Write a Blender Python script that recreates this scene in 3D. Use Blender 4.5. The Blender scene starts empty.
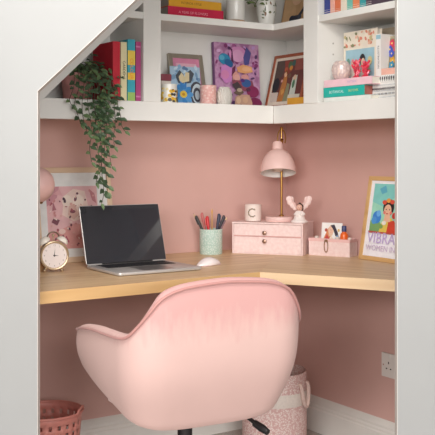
import bpy, math, random
from mathutils import Vector, Matrix, Euler
R = math.radians
random.seed(7)
SC = bpy.context.scene
COL = SC.collection

# ------------------------------------------------------------------ the place: corner at the origin,
# left wall on y = 0 (running to -x), right wall on x = 0 (running to -y), floor on z = 0.
# Camera solved from the photograph; the helpers measure real points on real planes.
F = 928.7; V0 = 154.2; TH = R(56.892)
CX, CY, CZ = -2.45477, -3.21704, 1.14758
FW = (math.cos(TH), math.sin(TH)); RT = (math.sin(TH), -math.cos(TH))
def _d(u):
    a = (u-217.5)/F
    return FW[0]+a*RT[0], FW[1]+a*RT[1]
def LX(u, Y):
    d = _d(u); return CX+(Y-CY)/d[1]*d[0]
def RY(u, X):
    d = _d(u); return CY+(X-CX)/d[0]*d[1]
def ZD(x, y): return (x-CX)*FW[0]+(y-CY)*FW[1]
def HZ(v, x, y): return CZ-(v-V0)*ZD(x, y)/F
def DP(u, v, z):
    t = (CZ-z)*F/(v-V0); d = _d(u); return CX+t*d[0], CY+t*d[1]
def FR(u, Z):
    a = (u-217.5)/F*Z; return CX+Z*FW[0]+a*RT[0], CY+Z*FW[1]+a*RT[1]

# ------------------------------------------------------------------ materials
def lin(c):
    return c/12.92 if c <= .04045 else ((c+.055)/1.055)**2.4
def rgb(h):
    h = h.lstrip('#')
    return tuple(lin(int(h[i:i+2], 16)/255) for i in (0, 2, 4))
_mats = {}
def M(hexc, rough=.55, noise=.06, scale=30, metal=0., sheen=0., trans=0., bump=0., coat=0., spec=.5):
    k = (hexc, rough, noise, scale, metal, sheen, trans, bump, coat, spec)
    if k in _mats: return _mats[k]
    m = bpy.data.materials.new('paint_'+hexc.strip('#')); m.use_nodes = True
    nt = m.node_tree; b = nt.nodes['Principled BSDF']
    c = rgb(hexc)
    tc = nt.nodes.new('ShaderNodeTexCoord')
    no = nt.nodes.new('ShaderNodeTexNoise'); no.inputs['Scale'].default_value = scale; no.inputs['Detail'].default_value = 3
    nt.links.new(tc.outputs['Object'], no.inputs['Vector'])
    cr = nt.nodes.new('ShaderNodeValToRGB')
    cr.color_ramp.elements[0].position = .3; cr.color_ramp.elements[1].position = .7
    cr.color_ramp.elements[0].color = (*[x*(1-noise) for x in c], 1)
    cr.color_ramp.elements[1].color = (*[min(1, x*(1+noise)) for x in c], 1)
    nt.links.new(no.outputs['Fac'], cr.inputs['Fac']); nt.links.new(cr.outputs['Color'], b.inputs['Base Color'])
    b.inputs['Roughness'].default_value = rough; b.inputs['Metallic'].default_value = metal
    b.inputs['Specular IOR Level'].default_value = spec
    if sheen:
        b.inputs['Sheen Weight'].default_value = sheen; b.inputs['Sheen Roughness'].default_value = .4
    if trans: b.inputs['Transmission Weight'].default_value = trans
    if coat: b.inputs['Coat Weight'].default_value = coat
    if bump:
        bp = nt.nodes.new('ShaderNodeBump'); bp.inputs['Strength'].default_value = bump; bp.inputs['Distance'].default_value = .004
        nt.links.new(no.outputs['Fac'], bp.inputs['Height']); nt.links.new(bp.outputs['Normal'], b.inputs['Normal'])
    _mats[k] = m
    return m

def ramp_mat(name, tex, stops, rough=.6, mapping=None, coords='Object', bump=0., sheen=0., **kw):
    """procedural material: a texture node's output driven through a colour ramp"""
    m = bpy.data.materials.new(name); m.use_nodes = True
    nt = m.node_tree; b = nt.nodes['Principled BSDF']
    tc = nt.nodes.new('ShaderNodeTexCoord'); mp = nt.nodes.new('ShaderNodeMapping')
    nt.links.new(tc.outputs[coords], mp.inputs['Vector'])
    if mapping:
        for k, v in mapping.items(): mp.inputs[k].default_value = v
    t = nt.nodes.new(tex); nt.links.new(mp.outputs['Vector'], t.inputs['Vector'])
    out = kw.pop('out', 0)
    for k, v in kw.items():
        if hasattr(t, k): setattr(t, k, v)
        else: t.inputs[k.replace('_', ' ')].default_value = v
    cr = nt.nodes.new('ShaderNodeValToRGB')
    el = cr.color_ramp.elements
    while len(el) < len(stops): el.new(.5)
    for e, (p, h) in zip(el, stops): e.position = p; e.color = (*rgb(h), 1)
    nt.links.new(t.outputs[out], cr.inputs['Fac']); nt.links.new(cr.outputs['Color'], b.inputs['Base Color'])
    b.inputs['Roughness'].default_value = rough
    if sheen: b.inputs['Sheen Weight'].default_value = sheen
    if bump:
        bp = nt.nodes.new('ShaderNodeBump'); bp.inputs['Strength'].default_value = bump; bp.inputs['Distance'].default_value = .003
        nt.links.new(t.outputs[out], bp.inputs['Height']); nt.links.new(bp.outputs['Normal'], b.inputs['Normal'])
    return m

def wood(name, rotz, cols, wscale=1.0):
    m = bpy.data.materials.new(name); m.use_nodes = True
    nt = m.node_tree; b = nt.nodes['Principled BSDF']
    tc = nt.nodes.new('ShaderNodeTexCoord'); mp = nt.nodes.new('ShaderNodeMapping')
    mp.vector_type = 'TEXTURE'
    mp.inputs['Rotation'].default_value = (0, 0, rotz); mp.inputs['Scale'].default_value = (1.2/wscale, .055/wscale, .055/wscale)
    nt.links.new(tc.outputs['Object'], mp.inputs['Vector'])
    n1 = nt.nodes.new('ShaderNodeTexNoise'); n1.inputs['Scale'].default_value = 1.6; n1.inputs['Detail'].default_value = 5; n1.inputs['Distortion'].default_value = .6
    nt.links.new(mp.outputs['Vector'], n1.inputs['Vector'])
    cr = nt.nodes.new('ShaderNodeValToRGB')
    el = cr.color_ramp.elements; el.new(.5)
    for e, p, h in zip(el, (.28, .5, .74), cols): e.position = p; e.color = (*rgb(h), 1)
    nt.links.new(n1.outputs['Fac'], cr.inputs['Fac']); nt.links.new(cr.outputs['Color'], b.inputs['Base Color'])
    b.inputs['Roughness'].default_value = .42
    return m

# ------------------------------------------------------------------ mesh builder
class MB:
    def __init__(s): s.v = []; s.f = []; s.mi = []; s.mats = []; s.T = Matrix.Identity(4)
    def slot(s, m):
        if m not in s.mats: s.mats.append(m)
        return s.mats.index(m)
    def add(s, vs, fs, m):
        o = len(s.v); k = s.slot(m)
        s.v += [tuple(s.T @ Vector(p)) for p in vs]
        for f in fs: s.f.append(tuple(i+o for i in f)); s.mi.append(k)
        return s
    def box(s, x0, x1, y0, y1, z0, z1, m):
        vs = [(x, y, z) for z in (z0, z1) for y in (y0, y1) for x in (x0, x1)]
        return s.add(vs, [(0, 2, 3, 1), (4, 5, 7, 6), (0, 1, 5, 4), (2, 6, 7, 3), (0, 4, 6, 2), (1, 3, 7, 5)], m)
    def rbox(s, x0, x1, y0, y1, z0, z1, m, r=.004, n=3):
        """box with rounded vertical edges and softened rims"""
        def ring(ins, z):
            out = []
            rr = max(r-ins, 1e-4)
            for cx, cy, a0 in ((x1-r, y1-r, 0), (x0+r, y1-r, 90), (x0+r, y0+r, 180), (x1-r, y0+r, 270)):
                for i in range(n+1):
                    a = R(a0+90*i/n); out.append((cx+rr*math.cos(a), cy+rr*math.sin(a), z))
            return out
        e = min(r*.6, (z1-z0)*.3)
        rings = [ring(e, z0), ring(e*.3, z0+e*.3), ring(0, z0+e), ring(0, z1-e), ring(e*.3, z1-e*.3), ring(e, z1)]
        return s.loft(rings, m)
    def loft(s, rings, m, cap=True, closed=True):
        n = len(rings[0]); vs = [p for r in rings for p in r]; fs = []
        for i in range(len(rings)-1):
            for j in range(n if closed else n-1):
                k = (j+1) % n
                fs.append((i*n+j, i*n+k, (i+1)*n+k, (i+1)*n+j))
        if cap:
            fs.append(tuple(reversed(range(n)))); fs.append(tuple(range((len(rings)-1)*n, len(rings)*n)))
        return s.add(vs, fs, m)
    def prism(s, pts, z0, z1, m):
        """polygon (counter-clockwise, x/y) extruded in z"""
        return s.loft([[(x, y, z0) for x, y in pts], [(x, y, z1) for x, y in pts]], m)
    def lathe(s, prof, m, n=28, c=(0, 0, 0), cap=True):
        rings = [[(c[0]+r*math.cos(2*math.pi*i/n), c[1]+r*math.sin(2*math.pi*i/n), c[2]+z) for i in range(n)] for r, z in prof]
        return s.loft(rings, m, cap)
    def cyl(s, p, q, r, m, n=12, r2=None):
        p, q = Vector(p), Vector(q); d = (q-p).normalized()
        a = d.orthogonal().normalized(); b = d.cross(a)
        r2 = r if r2 is None else r2
        rg = lambda c, rr: [tuple(c+a*rr*math.cos(2*math.pi*i/n)+b*rr*math.sin(2*math.pi*i/n)) for i in range(n)]
        return s.loft([rg(p, r), rg(q, r2)], m)
    def tube(s, path, r, m, n=8, closed=False):
        P = [Vector(p) for p in path]; N = len(P); rings = []; a = None
        for i in range(N):
            t = (P[(i+1) % N]-P[i-1]) if closed else (P[min(i+1, N-1)]-P[max(i-1, 0)])
            t.normalize()
            a = t.orthogonal() if a is None else (a-t*a.dot(t))
            a.normalize(); b = t.cross(a)
            rr = r[i] if isinstance(r, (list, tuple)) else r
            rings.append([tuple(P[i]+a*rr*math.cos(2*math.pi*k/n)+b*rr*math.sin(2*math.pi*k/n)) for k in range(n)])
        if closed: rings.append(rings[0])
        return s.loft(rings, m, cap=not closed)
    def ball(s, c, r, m, n=16, k=10):
        if not isinstance(r, (tuple, list)): r = (r, r, r)
        rings = []
        for i in range(k+1):
            a = -math.pi/2+math.pi*i/k
            q = max(math.cos(a), 1e-3)
            rings.append([(c[0]+r[0]*q*math.cos(2*math.pi*j/n), c[1]+r[1]*q*math.sin(2*math.pi*j/n), c[2]+r[2]*math.sin(a)) for j in range(n)])
        return s.loft(rings, m)
    def disc(s, cx, cz, rx, rz, y, m, n=20, rot=0):
        """flat ellipse facing -y"""
        ca, sa = math.cos(R(rot)), math.sin(R(rot))
        vs = []
        for i in range(n):
            a = 2*math.pi*i/n; px, pz = rx*math.cos(a), rz*math.sin(a)
            vs.append((cx+px*ca-pz*sa, y, cz+px*sa+pz*ca))
        return s.add(vs, [tuple(range(n))], m)
    def flat(s, pts, y, m):
        """flat polygon facing -y from (x, z) points"""
        a = sum(pts[i][0]*pts[(i+1) % len(pts)][1]-pts[(i+1) % len(pts)][0]*pts[i][1] for i in range(len(pts)))
        if a < 0: pts = pts[::-1]
        return s.add([(x, y, z) for x, z in pts], [tuple(range(len(pts)))], m)
    def art(s, x0, z0, W, H, y, shapes):
        """a printed picture: thin layered patches. shapes use 0..1 picture coordinates"""
        for k, q in enumerate(shapes):
            yy = y-.00012*(k+1)
            if q[0] == 'e':
                _, cx, cz, rx, rz, h = q[:6]; rot = q[6] if len(q) > 6 else 0
                s.disc(x0+cx*W, z0+cz*H, rx*W, rz*H, yy, h if not isinstance(h, str) else M(h, .6), rot=rot, n=16)
            elif q[0] == 'p':
                s.flat([(x0+a*W, z0+b*H) for a, b in q[1]], yy, q[2] if not isinstance(q[2], str) else M(q[2], .6))
            elif q[0] == 'r':
                _, a, b, c, d, h = q
                s.flat([(x0+a*W, z0+b*H), (x0+c*W, z0+b*H), (x0+c*W, z0+d*H), (x0+a*W, z0+d*H)], yy, h if not isinstance(h, str) else M(h, .6))
        return s
    def text(s, body, size, m, x, y, z, align='CENTER', stretch=1., maxw=None, spin=0):
        """flat lettering facing -y, centred (or starting) at x, baseline-centred on z"""
        cu = bpy.data.curves.new('lettering', 'FONT'); cu.body = body; cu.size = size; cu.align_x = align; cu.align_y = 'CENTER'; cu.resolution_u = 2
        ob = bpy.data.objects.new('lettering', cu); COL.objects.link(ob)
        dg = bpy.context.evaluated_depsgraph_get(); dg.update()
        me = bpy.data.meshes.new_from_object(ob.evaluated_get(dg))
        vs = [v.co.copy() for v in me.vertices]
        if vs and maxw:
            w = max(v.x for v in vs)-min(v.x for v in vs)
            if w > maxw: stretch *= maxw/w
        ca, sa = math.cos(R(spin)), math.sin(R(spin))
        out = []
        for v in vs:
            a, b = v.x*stretch, v.y
            out.append((x+a*ca-b*sa, y, z+a*sa+b*ca))
        s.add(out, [tuple(p.vertices) for p in me.polygons], m)
        bpy.data.objects.remove(ob); bpy.data.curves.remove(cu); bpy.data.meshes.remove(me)
        return s
    def build(s, name, parent=None, smooth=False, bevel=0, angle=40, kind=None, label=None, subsurf=0, bseg=2):
        me = bpy.data.meshes.new(name); me.from_pydata(s.v, [], s.f)
        for m in s.mats: me.materials.append(m)
        me.polygons.foreach_set('material_index', s.mi)
        me.update()
        if smooth:
            me.polygons.foreach_set('use_smooth', [True]*len(me.polygons)); me.set_sharp_from_angle(angle=R(angle))
        o = bpy.data.objects.new(name, me); COL.objects.link(o)
        if parent is not None: o.parent = parent
        if bevel:
            b = o.modifiers.new('bevel', 'BEVEL'); b.width = bevel; b.segments = bseg; b.limit_method = 'ANGLE'; b.angle_limit = R(50)
        if subsurf:
            q = o.modifiers.new('subd', 'SUBSURF'); q.levels = subsurf; q.render_levels = subsurf
        if kind: o['kind'] = kind
        if label: o['label'] = label
        return o

def tag(o, label, cat, group=None):
    o['label'] = label; o['category'] = cat
    if group: o['group'] = group
    return o
def thing(name, label, cat, loc, rotz=0., tilt=0., group=None):
    o = bpy.data.objects.new(name, None); COL.objects.link(o)
    o.empty_display_size = .03
    o.location = loc; o.rotation_euler = (tilt, 0, rotz)
    return tag(o, label, cat, group)

WHITE = M('#e9e7e2', .5, .02, 8)
# ------------------------------------------------------------------ setting
PINKW = ramp_mat('pink_wall_paint', 'ShaderNodeTexNoise', [(.3, '#d3a9a0'), (.7, '#d7ada4')], rough=.7, Scale=6., Detail=3.)
CARPET = ramp_mat('grey_carpet', 'ShaderNodeTexNoise', [(.3, '#a39c95'), (.7, '#d2cbc4')], rough=.95, Scale=160., Detail=4., bump=.5)
WALLW = M('#9c9c9b', .6, .015, 5)
def structure(mb, name, **k): return mb.build(name, kind='structure', **k)

b = MB(); b.box(-2.75, .08, 0, .08, 0, 2.4, PINKW); structure(b, 'wall_left')
b = MB(); b.box(0, .08, -1.80, 0, 0, 2.4, PINKW); structure(b, 'wall_right')
b = MB(); b.box(-6, 3.5, -6.5, .08, -.06, 0, CARPET); structure(b, 'floor')
b = MB(); b.box(-6, 3.5, -6.5, .08, 2.4, 2.46, WALLW); structure(b, 'ceiling')

# front partition: a thin white panel with the sloped opening of the nook, square to the photographer
ZF, TF = 2.60, .033
def fz(v): return CZ-(v-V0)*ZF/F
def fx(u): return (u-217.5)/F*ZF
def front_slab(poly):            # poly in (X along the panel, z)
    out = []
    for Z in (ZF, ZF+TF):
        out.append([(CX+Z*FW[0]+X*RT[0], CY+Z*FW[1]+X*RT[1], z) for X, z in poly])
    return out
XL, XR = -1.93, 1.26
uL, uR = 37.2, 397.6
vs = 91.0; sl = -.934
vtop = vs+sl*(uR-uL)
b = MB()
outer_l = [(XL, 0), (fx(uL), 0), (fx(uL), fz(vs)), (XL, fz(vs))]
slope = [(XL, fz(vs)), (fx(uL), fz(vs)), (fx(uR), fz(vtop)), (fx(uR), 2.4), (XL, 2.4)]
outer_r = [(fx(uR), 0), (XR, 0), (XR, 2.4), (fx(uR), 2.4)]
for p in (outer_l, slope, outer_r): b.loft(front_slab(p), WALLW)
structure(b, 'wall_front')
LIN = M('#cbc6c0', .5, .02, 10)  # added strips, paler than the panel, so the opening's inner edges look lit
def lining(p, q, nx_, nz_, name, t=.0015):
    pts = [p, q, (q[0]+nx_*t, q[1]+nz_*t), (p[0]+nx_*t, p[1]+nz_*t)]
    r_ = [[(CX+Z*FW[0]+X*RT[0], CY+Z*FW[1]+X*RT[1], z) for X, z in pts] for Z in (ZF-.0005, ZF+TF)]
    m_ = MB(); m_.loft(r_, LIN); structure(m_, name)
lining((fx(uL), 0), (fx(uL), fz(vs)), 1, 0, 'added_lining_1')
lining((fx(uR), 0), (fx(uR), fz(vtop)), -1, 0, 'added_lining_2')
lining((fx(uL), fz(vs)), (fx(uR), fz(vtop)), .68, -.73, 'added_lining_3')

# moulded skirting
BB = M('#e6e2dc', .45, .02, 10)
prof = [(0, 0), (.02, 0), (.02, .092), (.0165, .097), (.0165, .105), (.012, .111), (.012, .120), (.006, .134), (.0, .142)]
b = MB(); b.loft([[(x, -a, z) for a, z in prof] for x in (-2.6, 0)], BB); structure(b, 'baseboard_left')
b = MB(); b.loft([[(-a, y, z) for a, z in prof] for y in (0, -1.66)], BB); structure(b, 'baseboard_right')

# ------------------------------------------------------------------ corner desk
DZ = .75; DT = .036
oakL = wood('oak_left', 0, ('#c8a37b', '#d9b68d', '#e3c49d'))
oakR = wood('oak_right', R(-67), ('#c8a67e', '#d9b991', '#e5c8a3'))
oakE = wood('oak_edge', 0, ('#bd9460', '#cda673', '#d8b382'), .6)
oakE2 = wood('oak_edge_right', R(-60), ('#d2b088', '#dfc09a', '#e8cdaa'), .6)
desk = thing('corner_desk', 'pale oak corner desk top fitted wall to wall in the pink nook', 'desk', (0, 0, 0))
cF = (-.621, -.668)
b = MB(); b.prism([(-.001, -.001), (-1.62, -.001), (-1.62, -.62), (-1.52, -.692), cF], DZ-DT, DZ, oakL); b.build('tabletop', desk)
b = MB(); b.prism([(-.001, -.001), cF, (-.127, -1.50), (-.001, -1.50)], DZ-DT, DZ, oakR); b.build('tabletop', desk)
def strip(p, q, m):
    b = MB(); d = Vector((q[0]-p[0], q[1]-p[1])).normalized(); n = Vector((d.y, -d.x))*.0015
    b.prism([p, (p[0]+n.x, p[1]+n.y), (q[0]+n.x, q[1]+n.y), q], DZ-DT, DZ-.0003, m); b.build('front_edge', desk)
strip((-1.52, -.692), cF, oakE); strip(cF, (-.127, -1.50), oakE2)
b = MB(); b.box(-1.6, -.03, -.03, -.001, DZ-DT-.04, DZ-DT, M('#c39084', .7)); b.build('wall_batten', desk)
b = MB(); b.box(-.03, -.001, -1.45, -.031, DZ-DT-.04, DZ-DT, M('#c39084', .7)); b.build('wall_batten', desk)

# ------------------------------------------------------------------ built-in corner shelving
BD = .27                      # depth
Z1 = 1.3385                   # top of lower shelf
RB = 1.268                    # underside of lower front rail
Z2a, Z2b = 1.6357, 1.6604     # upper shelf
ZT = 2.05
cab = thing('corner_bookcase', 'white built-in corner bookcase with sloping left end above the desk', 'bookcase', (0, 0, RB))
cabZ = RB
def cpart(b, name, **k):
    b.T = Matrix.Identity(4)
    b.v = [(x, y, z-cabZ) for x, y, z in b.v]
    return b.build(name, cab, **k)
LE, RE = -1.50, -1.40
b = MB(); b.box(LE, -BD, -BD, -BD+.022, RB, Z1, WHITE); cpart(b, 'front_rail', bevel=.0015)
b = MB(); b.box(-BD, -BD+.022, RE, -BD, RB, Z1, WHITE); cpart(b, 'front_rail', bevel=.0015)
b = MB(); b.prism([(-.001, -.001), (LE, -.001), (LE, -BD+.022), (-BD+.022, -BD+.022), (-BD+.022, RE), (-.001, RE)], Z1-.024, Z1-.001, WHITE); cpart(b, 'lower_shelf')
b = MB(); b.prism([(-.008, -.008), (LE+.12, -.008), (LE+.12, -BD), (-BD, -BD), (-BD, RE), (-.008, RE)], Z2a, Z2b, WHITE); cpart(b, 'upper_shelf', bevel=.001)
b = MB(); b.prism([(-.001, -.001), (-1.2, -.001), (-1.2, -BD), (-BD, -BD), (-BD, RE), (-.001, RE)], ZT, ZT+.03, WHITE); cpart(b, 'top_panel')
b = MB(); b.box(LE, -.001, -.007, -.001, Z1-.02, ZT, WHITE); cpart(b, 'back_panel')
b = MB(); b.box(-.007, -.001, RE, -.008, Z1-.02, ZT, WHITE); cpart(b, 'back_panel')
xa, xb = LX(143, -BD), LX(160.3, -BD)
b = MB(); b.box(xa, xb, -BD-.004, -.007, Z1-.001, ZT, WHITE); cpart(b, 'upright', bevel=.001)
ya, yb = RY(304.3, -BD), RY(318.6, -BD)
b = MB(); b.box(-BD-.004, -.007, yb, ya, Z1-.001, ZT, WHITE)
cpart(b, 'upright', bevel=.001)
for hz in (43.5, 54.5):       # shelf-pin holes in the right upright
    for px in (325.5,):
        xx = -.2; yy = yb
        zz = HZ(hz, xx, yy)
        h = MB(); h.cyl((xx, yy-.0006, zz), (xx, yy+.004, zz), .0035, M('#b9b4ad', .6)); cpart(h, 'shelf_pin_hole', smooth=True)
# sloping end: face member and the lining behind it
x0_, z0_ = LX(43.2, -BD), HZ(98.6, LX(43.2, -BD), -BD)
x1_, z1_ = LX(128, -BD), HZ(17, LX(128, -BD), -BD)
dx, dz = x1_-x0_, z1_-z0_; L_ = math.hypot(dx, dz); ux, uz = dx/L_, dz/L_; nx, nz = -uz, ux
def sp(t, n): return (x0_+ux*t+nx*n, z0_+uz*t+nz*n)
def slopeprism(t0, t1, n0, n1, y0, y1, m):
    pts = [sp(t0, n0), sp(t1, n0), sp(t1, n1), sp(t0, n1)]
    q = MB(); q.loft([[(x, y1, z) for x, z in pts], [(x, y0, z) for x, z in pts]], m); return q
cpart(slopeprism(-.02, 1.0, 0, .22, -BD-.003, -BD+.02, WHITE), 'sloping_rail', bevel=.001)
cpart(slopeprism(-.02, 1.0, .012, .03, -BD+.02, -.008, WHITE), 'sloping_panel')
# ------------------------------------------------------------------ things on the desk
BRASS = M('#b58a4c', .3, .05, 20, metal=1.)
BLUSH = M('#eac6bf', .45, .02, 20)
EPS = .0004

# --- laptop
ALU = M('#c9c5c2', .35, .03, 60, metal=.45)
KEYS = M('#1b1b1d', .5, .1, 60)
SCREEN = M('#37373c', .05, .05, 10, spec=1.0, coat=1.0)  # base lifted from black to grey, standing in for reflected room light
LW, LD = .320, .250
lx, ly = -1.079, -.272
laptop = thing('laptop', 'open silver laptop with a dark glossy screen on the oak desk', 'laptop', (lx, ly, DZ), R(0))
b = MB(); b.rbox(0, LW, -LD, 0, .002, .0125, ALU, .011, 4); body = b.build('base', laptop, smooth=True)
b = MB(); b.box(.028, LW-.028, -.118, -.022, .0126, .0131, KEYS)
for r_ in range(5):
    n = 14
    for k in range(n):
        kw = (LW-.06)/n
        b.box(.03+k*kw+.001, .03+(k+1)*kw-.001, -.028-r_*.0178-.0155, -.028-r_*.0178, .0131, .0142, M('#232326', .45, .1, 60))
b.build('keyboard', body)
b = MB(); b.box(LW/2-.06, LW/2+.06, -LD+.012, -.128, .0126, .0129, M('#a9a6a4', .3, .02, 40, metal=.8)); b.build('trackpad', body)
for k in range(4):
    b = MB(); fx_, fy_ = (.02 if k % 2 else LW-.02), (-.02 if k < 2 else -LD+.02)
    b.cyl((fx_, fy_, 0), (fx_, fy_, .003), .008, KEYS); b.build('rubber_foot', body)
LH = .212
lid = MB(); lid.T = Matrix.Translation((0, -.004, .0125)) @ Matrix.Rotation(R(-17), 4, 'X')
T_ = lid.T
lid.T = T_ @ Matrix.Rotation(R(90), 4, 'X')
lid.rbox(0, LW, 0, LH, -.006, 0, ALU, .010, 4)
lo = lid.build('lid', laptop, smooth=True)
b = MB(); b.T = T_
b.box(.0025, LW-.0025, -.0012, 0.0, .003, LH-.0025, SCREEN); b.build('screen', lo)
b = MB(); b.cyl((.06, -.004, .0125), (LW-.06, -.004, .0125), .0042, KEYS); b.build('hinge', laptop, smooth=True)

# --- mouse
mx, my = DP(208.8, 265.2, DZ)
mouse = thing('computer_mouse', 'white low domed computer mouse beside the laptop', 'mouse', (mx, my, DZ), R(-74))
MW = M('#efe3e2', .25, .02, 20, coat=.4)
b = MB(); rings = []
for i in range(9):
    t = i/8; hw = .029*(1-.12*(2*t-1)**2); y = -.056+.112*t
    k = math.sin(math.pi*(.04+.92*t))**.55
    rings.append([(hw*k*math.cos(a), y, .004+.022*(math.sin(math.pi*(.12+.8*(1-t))))**.8*k*math.sin(a)**.8*1.15) for a in [math.pi*j/14 for j in range(15)]] + [(-hw*k*.95, y, .002), (hw*k*.95, y, .002)])
b.loft(rings, MW); b.build('shell', mouse, smooth=True, angle=60)
b = MB(); b.rbox(-.024, .024, -.048, .048, 0, .0035, M('#c9a9a6', .4), .012); b.build('base', mouse, smooth=True)

# --- pen pot and its pens
px_, py_ = -.452, -.098
PR = .0455; PH = .098
pot = thing('pen_pot', 'pale mint green pen pot with a fine dotted lattice', 'pen pot', (px_, py_, DZ))
MINT = ramp_mat('mint_lattice', 'ShaderNodeTexVoronoi', [(.0, '#d9e4dc'), (.30, '#d2ddd5'), (.50, '#b3cbc0'), (1, '#a9c4b8')], rough=.5, Scale=190.)
b = MB(); b.lathe([(PR*.95, 0), (PR, .003), (PR, PH), (PR-.003, PH), (PR-.003, .004), (.001, .004)], MINT, 40); b.build('pot', pot, smooth=True)
b = MB(); b.tube([(PR*.98*math.cos(a), PR*.98*math.sin(a), PH) for a in [2*math.pi*i/40 for i in range(40)]], .0022, M('#c9dcd2', .4), 6, closed=True); b.build('rim', pot, smooth=True)
BDL = iter([.014, -.012, .002, -.020, .026, -.010, .014, .002])
def pen(name, label, cat, u, v, hexc, r, bu, kind):
    """stands in the pot: foot offset bu (camera-right), top at photo height"""
    tx = (u-211)*.00408; bd = next(BDL)
    foot = Vector((px_+RT[0]*bu+FW[0]*bd, py_+RT[1]*bu+FW[1]*bd, DZ+.006))
    top = Vector((px_+RT[0]*tx+FW[0]*bd, py_+RT[1]*tx+FW[1]*bd, HZ(v, px_, py_)))
    d = top-foot; Ln = d.length
    o = thing(name, label, cat, foot, group=None)
    q = d.to_track_quat('Z', 'Y'); o.rotation_mode = 'QUATERNION'; o.rotation_quaternion = q
    m = M(hexc, .35, .05, 40)
    b = MB()
    if kind == 'pencil':
        b.lathe([(r, 0), (r, Ln-.016)], m, 6); b.build('shaft', o)
        b = MB(); b.lathe([(r, Ln-.016), (.0012, Ln-.003)], M('#dcb98e', .6), 8); b.build('sharpened_end', o)
        b = MB(); b.lathe([(.0013, Ln-.0035), (.0003, Ln)], M('#46382f', .5), 6); b.build('lead', o)
    elif kind == 'brush':
        b.lathe([(r*.6, 0), (r, Ln*.5), (r*.75, Ln-.02)], m, 10); b.build('shaft', o, smooth=True)
        b = MB(); b.lathe([(r*.7, Ln-.02), (r*1.1, Ln-.012), (.0008, Ln)], M('#d8a56a', .8), 10); b.build('bristles', o, smooth=True)
    else:
        b.lathe([(r*.7, 0), (r, .01), (r, Ln-.045)], m, 12); b.build('barrel', o, smooth=True)
        b = MB(); b.lathe([(r*1.12, Ln-.045), (r*1.12, Ln-.004), (r*.6, Ln)], m, 12); cp = b.build('cap', o, smooth=True)
        b = MB(); b.box(-r*.25, r*.25, -r*1.7, -r*1.1, Ln-.036, Ln-.006, m); b.build('clip', cp)
    return o
pen('pencil', 'cream pencil leaning furthest left in the mint pot', 'pencil', 193.5, 213.5, '#d9c3a4', .0035, .018, 'pencil')
pen('pen', 'black pen leaning left in the mint pot', 'pen', 196.3, 215.5, '#2a2524', .0052, .005, 'pen')
pen('pen', 'dusty rose pen between the black and red pens in the mint pot', 'pen', 202, 212.5, '#b8605c', .0045, -.006, 'pen')
pen('pen', 'bright red pen near the middle of the mint pot', 'pen', 207.3, 215.8, '#c8252c', .0056, .0, 'pen')
pen('paintbrush', 'pale wooden paintbrush upright in the middle of the mint pot', 'paintbrush', 212, 209, '#cf9f6d', .0042, .004, 'brush')
pen('pen', 'navy pen with upright stance right of the paintbrush', 'pen', 219, 213.5, '#2e3248', .0055, .012, 'pen')
pen('pen', 'dark slate pen leaning right in the mint pot', 'pen', 224, 215.5, '#39313a', .005, .0, 'pen')
pen('pencil', 'mauve grey pencil leaning furthest right in the mint pot', 'pencil', 227, 216.5, '#8a6d72', .0036, -.006, 'pencil')

# --- two-drawer box set across the corner
bx, by = -.366, -.122
BW, BDp, BH = .293, .165, .120
BOXP = ramp_mat('pink_speckled_paper', 'ShaderNodeTexNoise', [(.3, '#e9cbc7'), (.55, '#eed4d0'), (.75, '#f2dcd8')], rough=.6, Scale=70., Detail=2.)
BOXE = M('#d9a5a1', .55, .04, 40)
boxo = thing('drawer_box', 'pink two-drawer desktop chest set across the corner of the desk', 'drawer box', (bx, by, DZ), R(-53.6))
b = MB(); b.box(0, .006, 0, BDp, 0, BH, BOXP); b.box(BW-.006, BW, 0, BDp, 0, BH, BOXP); b.box(.006, BW-.006, 0, BDp, 0, .005, BOXP)
b.box(.006, BW-.006, BDp-.005, BDp, .005, BH, BOXP); b.box(.006, BW-.006, .001, BDp-.005, .069, .073, BOXE)
b.box(-.001, BW+.001, -.002, BDp, BH, BH+.006, BOXP); b.build('carcass', boxo, bevel=.001)
for z0, z1, kz in ((.0732, .1185, .086), (.0055, .0685, .053)):
    b = MB(); b.box(.0072, BW-.0072, .0006, BDp-.01, z0, z1, BOXP); d_ = b.build('drawer', boxo, bevel=.001)
    b = MB(); b.lathe([(.0035, 0), (.004, .006), (.0085, .009), (.0085, .013), (.005, .0155)], M('#a48473', .3, .05, 30, metal=.7), 16)
    b.v = [(BW*.472+x, .001-z, kz+y) for x, y, z in b.v]; b.build('knob', d_, smooth=True)
BT = DZ+BH+.006
def on_box(u, dep):                # a point on the chest top, dep behind its front, at photo column u
    c, s = math.cos(R(-53.6)), math.sin(R(-53.6)); lo_, hi_ = -.1, .5
    for _ in range(50):
        m_ = (lo_+hi_)/2; X, Y = bx+m_*c-dep*s, by+m_*s+dep*c
        Zc = ZD(X, Y); uu = 217.5+F*((X-CX)*RT[0]+(Y-CY)*RT[1])/Zc
        if uu < u: lo_ = m_
        else: hi_ = m_
    return X, Y

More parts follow.
